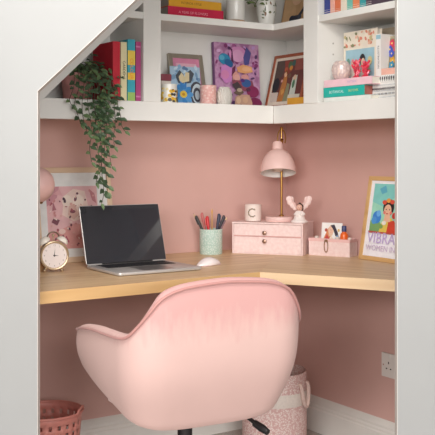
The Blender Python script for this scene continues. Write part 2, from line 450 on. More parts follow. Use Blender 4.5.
# --- cup on the chest
cx_, cy_ = on_box(253, .060)
cup = thing('cup', 'small cream cup with a dark ring-shaped letter C on the pink chest', 'cup', (cx_, cy_, BT), R(-40))
CUPM = M('#ead9d0', .4, .03, 20)
b = MB(); b.lathe([(.027, 0), (.033, .003), (.034, .02), (.034, .066), (.032, .068), (.030, .066), (.030, .008), (.001, .008)], CUPM, 32)
b.build('body', cup, smooth=True)
b = MB()
for k in range(22):
    a = R(50+k*260/21); q = .0155; rr = .0025+.0012*math.sin(k*2.1)
    X, Z = q*math.cos(a), .036+q*math.sin(a)
    ang = X/.0343
    b.ball((.0343*math.sin(ang), -.0343*math.cos(ang), Z), (rr, .0008, rr), M(['#6f6a5c', '#9a8368', '#4f4b44'][k % 3], .6), 8, 6)
b.build('letter_mark', cup, smooth=True)
b = MB(); b.lathe([(.029, .008), (.029, .05), (.001, .0505)], M('#f1e7df', .5), 24); b.build('wax', cup, smooth=True)

# --- desk lamp
lx_, ly_ = on_box(279.3, .105)
lamp = thing('desk_lamp', 'blush pink desk lamp with a brass stem standing on the pink chest', 'lamp', (lx_, ly_, BT), R(-33))
b = MB(); b.lathe([(.001, 0), (.055, 0), (.057, .003), (.057, .016), (.055, .019), (.001, .0195)], BLUSH, 40); b.build('base', lamp, smooth=True)
SH = HZ(178, lx_, ly_)-BT; ST = HZ(128.5, lx_, ly_)-BT
sx = .010; yst = .014
b = MB(); b.cyl((sx, yst, .015), (sx, yst, ST-.052), .0048, BRASS, 14); b.lathe([(.011, .0155), (.011, .022), (.006, .026)], BRASS, 16, (sx, yst, 0)); b.build('stem', lamp, smooth=True)
b = MB()     # brass yoke: an arched loop between the stem and the shade
b.tube([(sx+.016*math.cos(a), yst, ST-.040+.036*math.sin(a)) for a in [math.pi*(i/18*1.36-.18) for i in range(19)]], .0028, BRASS, 8)
b.ball((sx, yst, ST+.002), (.0075, .0075, .006), BRASS); b.cyl((sx, yst, ST-.06), (sx, yst-.012, ST-.045), .007, BRASS)
b.cyl((sx, yst, ST-.05), (sx, yst, ST), .0035, BRASS)
b.build('yoke', lamp, smooth=True)
shp = []
SR = .0725; HS = .094
prof = []
for i in range(13):
    a = R(2+70*i/12); prof.append((SR*math.cos(a)**.92, HS*math.sin(a)/.951))
top = prof[-1]
prof += [(.0215, top[1]+.002), (.0205, top[1]+.030), (.018, top[1]+.034), (.001, top[1]+.0345)]
tilt = R(16)
Tsh = Matrix.Translation((-.004, -.010, SH+.012)) @ Matrix.Rotation(-tilt*-1, 4, 'X')
Tsh = Matrix.Translation((-.006, -.020, HZ(172.5, lx_, ly_)-BT)) @ Matrix.Rotation(-tilt, 4, 'X')
b = MB(); b.T = Tsh; b.lathe([(SR, -.002)]+prof, BLUSH, 40, cap=False); sh = b.build('lamp_shade', lamp, smooth=True, angle=50)
INW = M('#efe9e4', .5, .02, 20)
b = MB(); b.T = Tsh; b.lathe([(SR, -.002), (SR-.002, -.002)]+[(max(r-.003, .001), z-.001) for r, z in prof[:13]]+[(.001, top[1]-.002)], INW, 40, cap=False); b.build('shade_lining', sh, smooth=True)
b = MB(); b.T = Tsh; b.lathe([(.013, top[1]-.005), (.013, .045), (.022, .032), (.024, .022), (.016, .008), (.001, .003)], M('#f3e3d6', .3, .02, 20), 20); b.build('bulb', sh, smooth=True)

# --- winged figurine
fx0, fy0 = on_box(299.3, .046)
fig = thing('angel_figurine', 'white and blush angel figurine with two upright wings on the pink chest', 'figurine', (fx0, fy0, BT), R(-33))
PORC = M('#f0e4df', .35, .03, 30)
b = MB(); b.lathe([(.031, 0), (.034, .003), (.034, .007), (.028, .011), (.024, .014), (.019, .030), (.012, .042), (.010, .046), (.006, .050), (.001, .051)], PORC, 26)
b.build('gown', fig, smooth=True, angle=60)
b = MB()
for s in (-1, 1):
    b.tube([(s*.010, -.002, .043), (s*.018, -.010, .034), (s*.010, -.018, .030), (s*.002, -.020, .031)], [.005, .0055, .0045, .003], PORC, 8)
b.build('sleeves', fig, smooth=True)
b = MB(); b.ball((0, -.004, .060), (.0125, .012, .0135), M('#dfb19f', .5), 16, 12)
b.ball((0, -.0165, .0585), (.0018, .002, .0025), M('#dba898', .5), 6, 6)
for s in (-1, 1): b.ball((s*.0045, -.0147, .062), .0012, M('#3a2c28', .5), 6, 6)
b.ball((0, -.0152, .0535), (.0028, .001, .0009), M('#b0605a', .5), 6, 6); hd = b.build('head', fig, smooth=True)
b = MB(); b.ball((.003, .002, .0645), (.0135, .0115, .0115), M('#4a3630', .7), 14, 10); b.ball((.0115, .001, .056), (.005, .006, .009), M('#4a3630', .7), 10, 8); b.ball((.003, .006, .076), (.005, .005, .004), M('#4a3630', .7), 8, 6); b.build('hair', hd, smooth=True)
for s in (-1, 1):
    b = MB()
    WG = M('#efd3cd', .45, .05, 60)
    for wx, wz, rx, rz in ((.016, .058, .010, .010), (.025, .069, .0125, .013), (.034, .082, .014, .014), (.040, .094, .012, .012), (.030, .092, .009, .012)):
        b.ball((s*wx, .010, wz), (rx, .004, rz), WG, 12, 8)
    for k in range(3): b.tube([(s*.014, .0055, .058+k*.006), (s*(.022+k*.002), .0055, .074+k*.007), (s*(.030+k*.001), .006, .087+k*.008)], .0012, M('#e2bfb8', .5), 6)
    b.build('wing', fig, smooth=True)

# --- pink tray box
tx_, ty_ = -.150, -.342
tray = thing('storage_tray', 'open pink desk tray with a metal loop on its front', 'tray', (tx_, ty_, DZ), R(-66))
TW, TD, TH_ = .176, .072, .066
b = MB(); b.box(0, TW, 0, .004, 0, TH_, BOXP); b.box(0, TW, TD-.004, TD, 0, TH_, BOXP); b.box(0, .004, .004, TD-.004, 0, TH_, BOXP); b.box(TW-.004, TW, .004, TD-.004, 0, TH_, BOXP)
b.box(.004, TW-.004, .004, TD-.004, 0, .004, BOXP)
b.build('tray', tray, bevel=.001)
b = MB()
for (a0, a1, c0, c1) in ((-.001, TW+.001, -.001, .005), (-.001, TW+.001, TD-.005, TD+.001), (-.001, .005, .005, TD-.005), (TW-.005, TW+.001, .005, TD-.005)): b.box(a0, a1, c0, c1, TH_-.010, TH_+.002, M('#e9bdb9', .55, .04, 60))
b.build('lip', tray, bevel=.0008)
b = MB(); b.tube([(TW*.44+.008*math.cos(a), -.004, .040+.024*math.sin(a)) for a in [2*math.pi*i/24 for i in range(24)]], .0018, M('#b39274', .35, .03, 30, metal=.8), 6, closed=True)
b.box(TW*.44-.006, TW*.44+.006, -.006, 0, .056, .064, M('#b39274', .35, .03, 30, metal=.8)); b.build('metal_loop', tray, smooth=True)
def tr(x, y, z=0):     # tray coordinates -> room
    c, s = math.cos(R(-66)), math.sin(R(-66)); return (tx_+x*c-y*s, ty_+x*s+y*c, DZ+z)
card = thing('postcard', 'white postcard with a painted portrait, upright in the pink tray', 'postcard', tr(.027, .048, .0045), R(-64), R(-8))
b = MB(); b.box(0, .088, 0, .0012, 0, .122, M('#f1efec', .6, .02, 30))
b.art(.003, .05, .082, .069, 0, [('r', .0, 0, 1, 1, '#f3f0ec'), ('p', [(.05, .02), (.3, .75), (.5, .4), (.35, 0)], '#d98c5b'), ('p', [(.3, .7), (.45, .95), (.62, .6), (.5, .2), (.36, .3)], '#e6c0a6'),
    ('p', [(.42, .9), (.62, .95), (.82, .5), (.9, .15), (.7, .3), (.58, .65)], '#3b3140'), ('e', .47, .6, .1, .17, '#e9bfa5'), ('p', [(.1, .0), (.25, .4), (.42, .1)], '#c7463f'), ('p', [(.62, .0), (.8, .38), (.95, .05)], '#8fb4d2'),
    ('e', .2, .62, .07, .1, '#b5503f'), ('e', .86, .62, .06, .09, '#d8b26a'), ('p', [(.42, .02), (.5, .35), (.62, .05)], '#f0d9c2'), ('e', .44, .63, .012, .02, '#332825'), ('e', .51, .63, .012, .02, '#332825'), ('r', .44, .5, .5, .52, '#b04a45')])
b.build('card', card)
bo = thing('nail_polish_bottle', 'orange bottle with a navy cap standing in the pink tray', 'bottle', tr(.138, .032, .0045), R(-40))
b = MB(); b.lathe([(.012, 0), (.0155, .002), (.016, .006), (.016, .074), (.0145, .082), (.009, .088), (.008, .092), (.001, .0921)], M('#ee6a24', .3, .03, 30, coat=.4), 24); b.build('bottle', bo, smooth=True)
b = MB(); b.lathe([(.0095, .0915), (.0095, .112), (.008, .114), (.001, .1142)], M('#39406e', .35, .04, 30), 20); b.build('cap', bo, smooth=True)
b = MB(); b.lathe([(.0162, .028), (.0162, .056)], M('#f2873f', .5, .03, 30), 24, cap=False); b.build('paper_band', bo, smooth=True)
small = [(.022, '#b9a08e', 'taupe'), (.112, '#d8735a', 'coral'), (.164, '#c9b6a8', 'stone')]
for x, h, nm in small:
    o = thing('lip_balm', nm+' lip balm tube peeking over the rim of the pink tray', 'lip balm', tr(x, .026, .0045))
    b = MB(); b.lathe([(.0065, 0), (.0075, .002), (.0075, .045)], M(h, .4), 16); b.build('tube', o, smooth=True)
    b = MB(); b.lathe([(.0078, .0452), (.0078, .068), (.006, .070)], M('#e5d6cb', .4), 16); b.build('cap', o, smooth=True)

# --- framed art leaning on the right wall
OAKF = wood('frame_oak', 0, ('#c3965f', '#d2a870', '#dcb884'), .5)
def frame_parts(o, W, H, wdt, thk, fm, mountm, paint, name='print', depth=.003):
    """o: empty with origin at lower-left front corner of the frame"""
    b = MB()
    b.box(0, wdt, 0, thk, 0, H, fm); b.box(W-wdt, W, 0, thk, 0, H, fm); b.box(wdt, W-wdt, 0, thk, 0, wdt, fm); b.box(wdt, W-wdt, 0, thk, H-wdt, H, fm)
    b.build('frame', o, bevel=.0012)
    b = MB(); b.box(wdt*.6, W-wdt*.6, depth+.003, thk-.001, wdt*.6, H-wdt*.6, mountm); b.build('backing', o)
    b = MB(); b.box(wdt*.8, W-wdt*.8, depth+.001, depth+.003, wdt*.8, H-wdt*.8, mountm); paint(b, depth+.001); b.build(name, o)
ry0 = RY(358.6, -.076)
fr = thing('picture_frame', 'oak framed bright print of two women leaning on the right pink wall', 'picture frame', (-.078, ry0, DZ+.0008), R(-90), R(-10))
FWd, FH = .295, .318
def art_vibrant(b, y):
    x0, z0, W, H = .019, .019, FWd-.038, FH-.038
    b.art(x0, z0, W, H, y, [('r', 0, 0, 1, 1, '#f3f1f6'), ('r', .06, .30, .94, .96, '#9fdcc4'), ('p', [(.06, .97), (.06, .72), (.3, .66), (.52, .8), (.55, .97)], '#84cfc9'), ('p', [(.5, .97), (.94, .97), (.94, .6), (.7, .66), (.55, .78)], '#c9e08a'),
        ('p', [(.18, .9), (.30, .95), (.34, .86), (.24, .83)], '#5fb0c8'), ('p', [(.66, .9), (.8, .95), (.9, .86), (.76, .8)], '#e6d86a'),
        ('p', [(0.060, 0.300), (0.060, 0.463), (0.200, 0.498), (0.300, 0.420), (0.300, 0.300)], '#7aa86a'), ('e', 0.190, 0.515, 0.090, 0.086, '#3d86d8'), ('e', 0.140, 0.472, 0.054, 0.052, '#4f9be0'), ('e', 0.220, 0.567, 0.045, 0.043, '#6cb0ea'),
        ('p', [(0.260, 0.300), (0.300, 0.446), (0.360, 0.515), (0.500, 0.515), (0.560, 0.429), (0.540, 0.300)], '#e5c85a'), ('p', [(0.420, 0.300), (0.440, 0.463), (0.550, 0.489), (0.620, 0.403), (0.600, 0.300)], '#d2452f'),
        ('e', 0.410, 0.653, 0.113, 0.116, '#2b2224'), ('e', 0.400, 0.610, 0.077, 0.086, '#edbd9f'), ('p', [(0.350, 0.549), (0.460, 0.549), (0.480, 0.463), (0.340, 0.463)], '#edbd9f'), ('e', 0.340, 0.584, 0.027, 0.022, '#e57f77'), ('e', 0.470, 0.584, 0.027, 0.022, '#e57f77'),
        ('e', 0.370, 0.627, 0.011, 0.009, '#2b2224'), ('e', 0.440, 0.627, 0.011, 0.009, '#2b2224'), ('p', [(0.370, 0.571), (0.400, 0.580), (0.430, 0.571), (0.400, 0.562)], '#c03a3a'), ('e', 0.320, 0.721, 0.045, 0.030, '#e0553f'), ('e', 0.400, 0.747, 0.045, 0.030, '#f0a04a'), ('e', 0.480, 0.730, 0.045, 0.030, '#e0553f'),
        ('e', 0.360, 0.446, 0.045, 0.030, '#f2ece0'), ('e', 0.300, 0.395, 0.045, 0.030, '#7fa35a'), ('e', 0.550, 0.549, 0.045, 0.043, '#c8392f'), ('e', 0.620, 0.489, 0.045, 0.034, '#e3705a'),
        ('e', 0.780, 0.549, 0.099, 0.095, '#6b3f2a'), ('e', 0.770, 0.519, 0.068, 0.073, '#e3a987'), ('p', [(0.620, 0.300), (0.660, 0.429), (0.880, 0.429), (0.920, 0.300)], '#5fae8e'), ('e', 0.735, 0.528, 0.009, 0.008, '#2b2224'), ('e', 0.800, 0.528, 0.009, 0.008, '#2b2224'), ('p', [(0.740, 0.485), (0.770, 0.489), (0.800, 0.485), (0.770, 0.476)], '#b83a3a'),
        ('e', 0.720, 0.369, 0.045, 0.030, '#f0d867'), ('e', 0.840, 0.360, 0.045, 0.030, '#ef8f6a'), ('p', [(0.060, 0.300), (0.940, 0.300), (0.940, 0.317), (0.060, 0.326)], '#c0574c')])
    b.text('VIBRANT', .058, M('#c3b0de', .6), x0+W*.06, y-.0065, z0+H*.232, 'LEFT', maxw=W*.88)
    b.text('WOMEN IN ART', .030, M('#cdb9d8', .6), x0+W*.06, y-.0065, z0+H*.10, 'LEFT', maxw=W*.88)
frame_parts(fr, FWd, FH, .016, .018, OAKF, M('#f1eff4', .6, .01, 20), art_vibrant, depth=.004)

# --- pale framed art leaning on the left wall, behind clock and laptop
OAKP = wood('frame_pale', 0, ('#cfae90', '#dbbfa2', '#e3cab0'), .5)
flx = LX(38.5, -.075)
fl = thing('picture_frame', 'pale wood framed pink print leaning on the wall behind the clock', 'picture frame', (flx, -.074, DZ+.0008), 0, R(-9))
FW2, FH2 = LX(116.6, -.075)-flx, .352
def art_pink(b, y):
    x0, z0, W, H = .016, .016, FW2-.032, FH2-.032
    b.art(x0, z0, W, H, y, [('r', 0, 0, 1, 1, '#e4e4e2'), ('r', .11, .11, .84, .83, '#e0b3b5'), ('p', [(.11, .11), (.84, .11), (.84, .32), (.5, .4), (.11, .28)], '#d79a95'), ('p', [(.11, .83), (.11, .6), (.26, .7), (.3, .83)], '#c98f98'),
        ('p', [(.32, .5), (.36, .72), (.5, .8), (.66, .77), (.7, .6), (.64, .46), (.48, .42)], '#ead0c6'), ('e', .40, .66, .075, .07, '#e9d8cc'), ('e', .56, .66, .08, .075, '#f0e0d4'), ('e', .36, .67, .022, .035, '#4a3440', 20), ('e', .52, .68, .02, .03, '#6d4d57', -20),
        ('p', [(.40, .5), (.42, .6), (.5, .62), (.56, .5), (.48, .44)], '#d9b3a8'), ('e', .47, .535, .04, .02, '#8c5560'), ('p', [(.62, .40), (.80, .44), (.82, .27), (.66, .22)], '#dba7a6'), 
        ('p', [(.62, .40), (.64, .41), (.68, .22), (.66, .21)], '#4b4052'), ('p', [(.66, .21), (.66, .235), (.81, .285), (.82, .265)], '#4b4052'), ('e', .74, .34, .04, .03, '#8a4f63'), ('p', [(.16, .42), (.2, .47), (.28, .44), (.24, .38)], '#7d4a56'), ('p', [(.3, .2), (.36, .26), (.4, .18)], '#b0596a'), ('p', [(.18, .55), (.2, .65), (.24, .56)], '#b0707a'),
        ('p', [(.72, .8), (.8, .74), (.82, .62), (.76, .66)], '#c07f86'), ('p', [(.2, .74), (.3, .8), (.34, .72)], '#d9a3a8'), ('e', .3, .31, .05, .03, '#e9c9c0'), ('e', .55, .24, .06, .03, '#c88380')])
    k = 0
    rnd = random.Random(3)
    b.art(x0, z0, W, H, y-.004, [('e', .14+.66*rnd.random(), .14+.64*rnd.random(), .008+.014*rnd.random(), .006+.01*rnd.random(), rnd.choice(['#a85c69', '#c98a8b', '#e8cfc8', '#6a4250', '#d8a8a0']), 180*rnd.random()) for _ in range(60)])
frame_parts(fl, FW2, FH2, .020, .016, OAKP, M('#e4e4e2', .6, .01, 20), art_pink, depth=.003)

# --- twin-bell alarm clock
CK = M('#c9b091', .3, .04, 30, metal=.6)
CKW = M('#efe6da', .35, .03, 30)
kx, ky = -1.205, -.285
ck = thing('alarm_clock', 'cream twin-bell alarm clock with a gold rim at the left end of the desk', 'alarm clock', (kx, ky, DZ), R(-11))
KR = .0465; KZ = .057
b = MB(); b.lathe([(.001, -.030), (KR*.8, -.030), (KR*.97, -.024), (KR, -.016), (KR, .017), (.001, .0171)], CKW, 40); b.v = [(x, -z, KZ+y) for x, y, z in b.v]; b.build('case', ck, smooth=True)
b = MB(); b.tube([((KR-.001)*math.cos(a), -.018, KZ+(KR-.001)*math.sin(a)) for a in [2*math.pi*i/40 for i in range(40)]], .0042, CK, 8, closed=True); b.build('rim', ck, smooth=True)
b = MB(); b.disc(0, KZ, KR-.004, KR-.004, -.0178, M('#f1e4df', .5, .01, 20), 40); dial = b.build('dial', ck)
DK = M('#4a423d', .5)
b = MB()
for k in range(12):
    a = R(90-30*(k+1)); b.text(str(k+1), .0088, M('#9a8c84', .5), (KR-.0125)*math.cos(a), -.0182, KZ+(KR-.0125)*math.sin(a))
b.build('numerals', dial)
for nm, a, ln, wd in (('minute_hand', 86, .026, .0014), ('hour_hand', 356, .016, .002)):
    b = MB(); c, s = math.cos(R(a)), math.sin(R(a)); o_ = (-s*wd, c*wd)
    b.flat([(o_[0]-c*.004, KZ+o_[1]-s*.004), (c*ln, KZ+s*ln), (-o_[0]-c*.004, KZ-o_[1]-s*.004)], -.0188 if nm == 'minute_hand' else -.0185, DK); b.build(nm, dial)
b = MB(); b.ball((0, -.019, KZ), (.0025, .001, .0025), DK, 10, 6); b.build('hand_pin', dial, smooth=True)
for s in (-1, 1):
    b = MB(); a = R(90-s*33); T0 = Matrix.Translation((0, 0, KZ)) @ Matrix.Rotation(R(s*33), 4, 'Y')
    b.T = T0; b.cyl((0, 0, KR), (0, 0, KR+.010), .003, CK)
    b.lathe([(.021, KR+.006), (.020, KR+.012), (.015, KR+.019), (.007, KR+.023), (.001, KR+.024)], CKW, 24); b.build('bell', ck, smooth=True)
    b = MB(); b.cyl((s*.024, 0, KZ-.038), (s*.029, 0, .004), .005, CK); b.ball((s*.029, 0, .0066), .0066, CK); b.build('foot', ck, smooth=True)
b = MB(); b.tube([(.021*math.cos(a), .004, KZ+KR+.010+.021*math.sin(a)) for a in [math.pi*i/16 for i in range(17)]], .0024, M('#8d7866', .35, .04, 30, metal=.7), 8); b.build('handle', ck, smooth=True)
b = MB(); b.cyl((0, .003, KZ+KR-.002), (0, .003, KZ+KR+.018), .0018, CK); b.ball((0, .003, KZ+KR+.020), .005, CK); b.build('hammer', ck, smooth=True)

# --- globe lamp half hidden by the left edge
gx, gy = DP(36.5, 270.5, DZ)
gl = thing('globe_lamp', 'pink globe table lamp on a wooden foot, cut by the left edge of the opening', 'lamp', (gx, gy, DZ))
GZ = HZ(185, gx, gy)-DZ; GR = .0620
b = MB(); b.lathe([(.001, 0), (.028, 0), (.030, .003), (.030, .030), (.027, .034), (.001, .0345)], wood('foot_oak', 0, ('#b98a5e', '#c99d70', '#d5ad82'), .4), 28); b.build('foot', gl, smooth=True)
b = MB(); b.cyl((0, 0, .034), (0, 0, GZ-GR+.006), .005, BRASS); b.lathe([(.02, GZ-GR-.002), (.024, GZ-GR+.006)], BRASS, 20); b.build('stem', gl, smooth=True)
b = MB(); b.ball((0, 0, GZ), GR, M('#e8bcb6', .3, .02, 20, coat=.3), 32, 20); b.build('globe_shade', gl, smooth=True)
# ------------------------------------------------------------------ books and ornaments on the shelves
PAGE = ramp_mat('page_block', 'ShaderNodeTexWave', [(0, '#e2d8c8'), (1, '#f0e9dc')], rough=.8, Scale=180.)
def standing_book(label, u0, u1, vtop, hexc, depth, title=None, tcol='#ffffff', Y=-.262, side='L', shelf=Z1, group=None, bands=(), stop=.0012):
    """upright book, spine outward; measured between photo columns u0..u1"""
    if side == 'L':
        a, c = LX(u0, Y), LX(u1, Y); w_ = c-a-stop; o = thing('book', label, 'book', (a, Y, shelf+EPS), 0, group=group); h = HZ(vtop, (a+c)/2, Y)-shelf
    else:
        a, c = RY(u0, Y), RY(u1, Y); w_ = a-c-stop; o = thing('book', label, 'book', (Y, a, shelf+EPS), R(-90), group=group); h = HZ(vtop, Y, (a+c)/2)-shelf
    m = M(hexc, .5, .05, 30)
    t = min(.0022, w_*.2)
    b = MB(); b.box(0, w_, 0, t, 0, h, m); b.box(0, t, t, depth, 0, h, m); b.box(w_-t, w_, t, depth, 0, h, m)
    for z0, z1, hc in bands: b.box(-.0001, w_+.0001, -.0003, t*.5, h*z0, h*z1, M(hc, .5))
    b.build('cover', o, bevel=min(.0012, w_*.1))
    b = MB(); b.box(t, w_-t, t, depth-.003, .003, h-.003, PAGE); b.build('page_block', o)
    if title:
        b = MB(); b.text(title, min(w_*.62, .02), M(tcol, .5), w_*.5, -.0006, h*.52, spin=-90, maxw=h*.78); b.build('spine_title', o)
    return o
def lying_book(label, x, y, z, L, D, T, hexc, rotz=0, title=None, tcol='#ffffff', tx=.5, size=.6, extra=None, group=None, pages=PAGE):
    """book flat on its back, spine towards the room; returns its top height"""
    o = thing('book', label, 'book', (x, y, z+EPS), rotz, group=group)
    m = M(hexc, .5, .05, 30); t = .002
    b = MB(); b.box(0, L, 0, t, 0, T, m); b.box(0, L, t, D, 0, t, m); b.box(0, L, t, D, T-t, T, m); b.build('cover', o, bevel=.001)
    b = MB(); b.box(.003, L-.003, t, D-.003, t, T-t, pages); b.build('page_block', o)
    if title:
        b = MB(); b.text(title, T*size, M(tcol, .5), L*tx, -.0004, T*.5, maxw=L*.6)
        if extra: b.text(extra[0], T*size*.8, M(extra[1], .5), L*extra[2], -.0004, T*.52, maxw=L*.28)
        b.build('spine_title', o)
    return z+T+EPS

# left bay: four upright books against the upright
gb = None
standing_book('bright red hardback with wide dark red side, left of the four books under the slope', 113, 120.4, 41.5, '#c9273a', .165, None)
b_ = standing_book('cream paperback with black spine lettering beside the red hardback', 121, 127.2, 42.0, '#e6dcb0', .15, 'GARDENS', '#3a352c')
b_ = standing_book('teal and yellow patterned tall book beside the magenta book', 127.8, 135.4, 39.5, '#3fa9bd', .16, 'COLOUR', '#f08a2c', bands=((.0, .14, '#9fc36a'), (.34, .46, '#f0c84a'), (.58, .82, '#efcf58')))
standing_book('magenta slim book closest to the left upright', 136, 141.2, 41.8, '#b2477e', .155, None, bands=((.06, .09, '#d57fae'), (.9, .93, '#d57fae')))

# upper shelf: stack of flat books
Ys = -.222
xL = LX(169, Ys); xR = LX(223.5, Ys)
z_ = lying_book('raspberry red book at the bottom of the flat stack on the upper shelf', LX(168, Ys), Ys, Z2b, xR-LX(168, Ys), .17, .040, '#cf2149', 0, 'A YEAR OF FLOWERS', '#f3a9b8', .45, .34, pages=M('#a9a199', .8))
z_ = lying_book('golden yellow book in the middle of the flat stack on the upper shelf', xL, Ys+.002, z_, xR-xL-.008, .165, .031, '#e6a92f', 0, 'INTERIOR STYLE', '#8a5a1e', .42, .4, pages=M('#a9a199', .8))
z_ = lying_book('pale grey book on top of the flat stack on the upper shelf', xL+.002, Ys+.003, z_, xR-xL-.012, .16, .026, '#cfc8bd', 0, 'HOME', '#6f675d', .4, .45, pages=M('#a9a199', .8))

# white planter on the upper shelf
CER = M('#ece9e2', .3, .02, 20, coat=.2)
o = thing('planter', 'plain white cylindrical planter with a tan base on the upper shelf', 'planter', (LX(235.5, -.17), -.17, Z2b+EPS))
b = MB(); b.lathe([(.001, 0), (.037, 0), (.039, .004), (.039, .0135), (.037, .015), (.001, .015)], M('#c39a78', .6), 32); b.build('saucer', o, smooth=True)
b = MB(); b.lathe([(.030, .0155), (.0345, .017), (.0365, .022), (.0375, .098), (.0375, .102), (.0345, .102), (.034, .085), (.001, .085)], CER, 36); b.build('pot', o, smooth=True)
b = MB(); b.lathe([(.034, .0851), (.02, .090), (.001, .091)], M('#4a3a30', .9, .2, 80), 20); b.build('soil', o, smooth=True)

# patterned vase with foliage in the corner
vx, vy = -.238, -.180
o = thing('vase', 'white vase with painted leaves holding trailing green sprigs, at the shelf corner', 'vase', (vx, vy, Z2b+EPS))
b = MB(); b.lathe([(.001, 0), (.026, 0), (.029, .004), (.034, .03), (.0385, .06), (.040, .085), (.037, .105), (.031, .118), (.034, .126), (.032, .127), (.029, .118), (.034, .1), (.001, .09)], CER, 36); vb = b.build('vessel', o, smooth=True)
rv = random.Random(5)
def vr(z): 
    P = [(0, .026), (.03, .034), (.06, .0385), (.085, .040), (.105, .037), (.13, .031)]
    for (a, p), (c, q) in zip(P, P[1:]):
        if z <= c: return p+(q-p)*(z-a)/(c-a)
    return .03
b = MB()
for k in range(26):
    a = R(-150+rv.random()*150); z = .030+rv.random()*.075
    if abs(math.sin(a*2)) < .25: continue
    r_ = vr(z)+.0006; l = .006+.005*rv.random(); q = rv.random()*3.1
    pts = []
    for t, s_ in ((-1, 0), (-.2, .4), (.4, .38), (1, 0), (.4, -.38), (-.2, -.4)):
        da = (t*math.cos(q)-s_*math.sin(q))*l/r_; dz_ = (t*math.sin(q)+s_*math.cos(q))*l
        rr = vr(z+dz_)+.0008; pts.append((rr*math.cos(a+da), rr*math.sin(a+da), z+dz_))
    b.add(pts, [tuple(range(6))], M(rv.choice(['#5d6b4c', '#7b7a54', '#8f6f58', '#4c5a45']), .5))
b.build('painted_leaves', vb)
LEAF1 = M('#4d6138', .55, .25, 60); LEAF2 = M('#6d7f4d', .55, .2, 60)
def leaf(b, p, d, up, L, Wd, m):
    d = Vector(d).normalized(); up = Vector(up); s_ = d.cross(up).normalized(); n = s_.cross(d)
    P = Vector(p)
    v = [P, P+d*L*.35+s_*Wd*.5+n*L*.06, P+d*L*.7+s_*Wd*.38+n*L*.05, P+d*L-n*L*.08, P+d*L*.7-s_*Wd*.38+n*L*.05, P+d*L*.35-s_*Wd*.5+n*L*.06, P+d*L*.35, P+d*L*.7]
    b.add([tuple(x) for x in v], [(0, 1, 6), (0, 6, 5), (1, 2, 7, 6), (6, 7, 4, 5), (2, 3, 7), (7, 3, 4)], m)
for k, (ax, ay, hgt, drop) in enumerate([(-.050, .014, .03, .075), (-.072, .030, .02, .055), (-.030, -.034, .015, .080), (-.085, .020, .03, .060), (.03, -.03, .05, .0), (.0, -.01, .06, .0), (-.05, .02, .05, .01)]):
    b = MB(); P0 = Vector((0, 0, .110)); P1 = Vector((ax*.4, ay*.4, .125+hgt)); P2 = Vector((ax, ay, .125+hgt-drop))
    path = [P0*(1-t)**2+P1*2*t*(1-t)+P2*t*t for t in [i/10 for i in range(11)]]
    b.tube(path, .0012, LEAF1, 5)
    for i in range(2, 11):
        a = rv.random()*6.28
        leaf(b, path[i], (math.cos(a), math.sin(a)-.3, -.2+.5*rv.random()), (0, -.8, .6), .026+.01*rv.random(), .015, LEAF1 if rv.random() < .5 else LEAF2)
    b.build('sprig', o)

# tan framed picture at the right end of the upper corner shelf
WOODB = wood('frame_tan', 0, ('#a87f58', '#b98f66', '#c9a27a'), .5)
o = thing('picture_frame', 'tan picture with a dark navy loop on the upper shelf right of the vase', 'picture frame', (-.085, RY(279.3, -.085), Z2b+.001), R(-90), R(-12))
def art_tan(b, y):
    b.art(.006, .006, .208, .248, y, [('r', 0, 0, 1, 1, '#c69c72'), ('p', [(0, 0), (.5, .05), (.3, .6), (0, .8)], '#d0a87e'), ('p', [(.6, 0), (1, 0), (1, .5), (.8, .4)], '#8d8a6a'),
        ('p', [(.28, .17), (.36, .12), (.52, .14), (.58, .2), (.66, .3), (.74, .45), (.70, .46), (.6, .33), (.5, .24), (.38, .24), (.3, .25)], '#2b3040'), ('e', .3, .19, .07, .055, '#23283a'), ('e', .56, .2, .06, .04, '#3d4557'), ('e', .4, .62, .2, .2, '#e0b794')])
frame_parts(o, .22, .26, .006, .014, WOODB, M('#c69c72', .6), art_tan, depth=.0)

# lower corner shelf: silver frame behind a blue floral card
SILV = M('#a79f90', .35, .06, 30, metal=.5)
yb_ = -.060
x0s = LX(168.3, -.03)
fs_ = thing('picture_frame', 'silver grey frame with a pink mount standing behind the blue card', 'picture frame', (x0s+.004, -.067, Z1+.001), 0, R(-12))
WS = LX(204.5, -.045)-x0s; HS_ = .215
def art_mount(b, y):
    b.art(.017, .017, WS-.034, HS_-.034, y, [('r', 0, 0, 1, 1, '#e08fae'), ('r', .12, .12, .88, .88, '#eab6c6'), ('e', .5, .5, .2, .2, '#d77a9c')])
frame_parts(fs_, WS, HS_, .018, .014, SILV, M('#e08fae', .6), art_mount)
o = thing('greeting_card', 'blue greeting card with a large daisy flower leaning on the silver frame', 'card', (LX(172, -.118), -.118, Z1+.001), 0, R(-7))
CWd = LX(202, -.118)-LX(172, -.118); CHt = .152
b = MB(); b.box(0, CWd, 0, .0015, 0, CHt, M('#a9c6dc', .6))
b.art(0, 0, CWd, CHt, 0, [('r', 0, 0, 1, 1, '#a8c3d8')])
rd = random.Random(11)
b.art(0, 0, CWd, CHt, -.0002, [('e', .05+.9*rd.random(), .62+.36*rd.random(), .04+.05*rd.random(), .025+.03*rd.random(), rd.choice(['#7a9bbb', '#c9dcea', '#8aaed0', '#5f7fa6']), 180*rd.random()) for _ in range(26)])
PT = [('e', .84, .3, .24, .32, '#4a4a54'), ('e', .86, .29, .19, .27, '#c6d3da'), ('e', .84, .27, .13, .19, '#4a4a54'), ('e', .85, .26, .08, .12, '#c0ccd4'), ('p', [(.24, .55), (.16, .75), (.3, .9), (.44, .78), (.42, .55)], '#4a4f58'), ('p', [(.44, .55), (.5, .8), (.66, .92), (.78, .82), (.66, .58)], '#4a4f58'), ('p', [(.3, .55), (.26, .72), (.36, .84), (.46, .72), (.5, .86), (.62, .84), (.6, .62)], '#d8c9a2')]
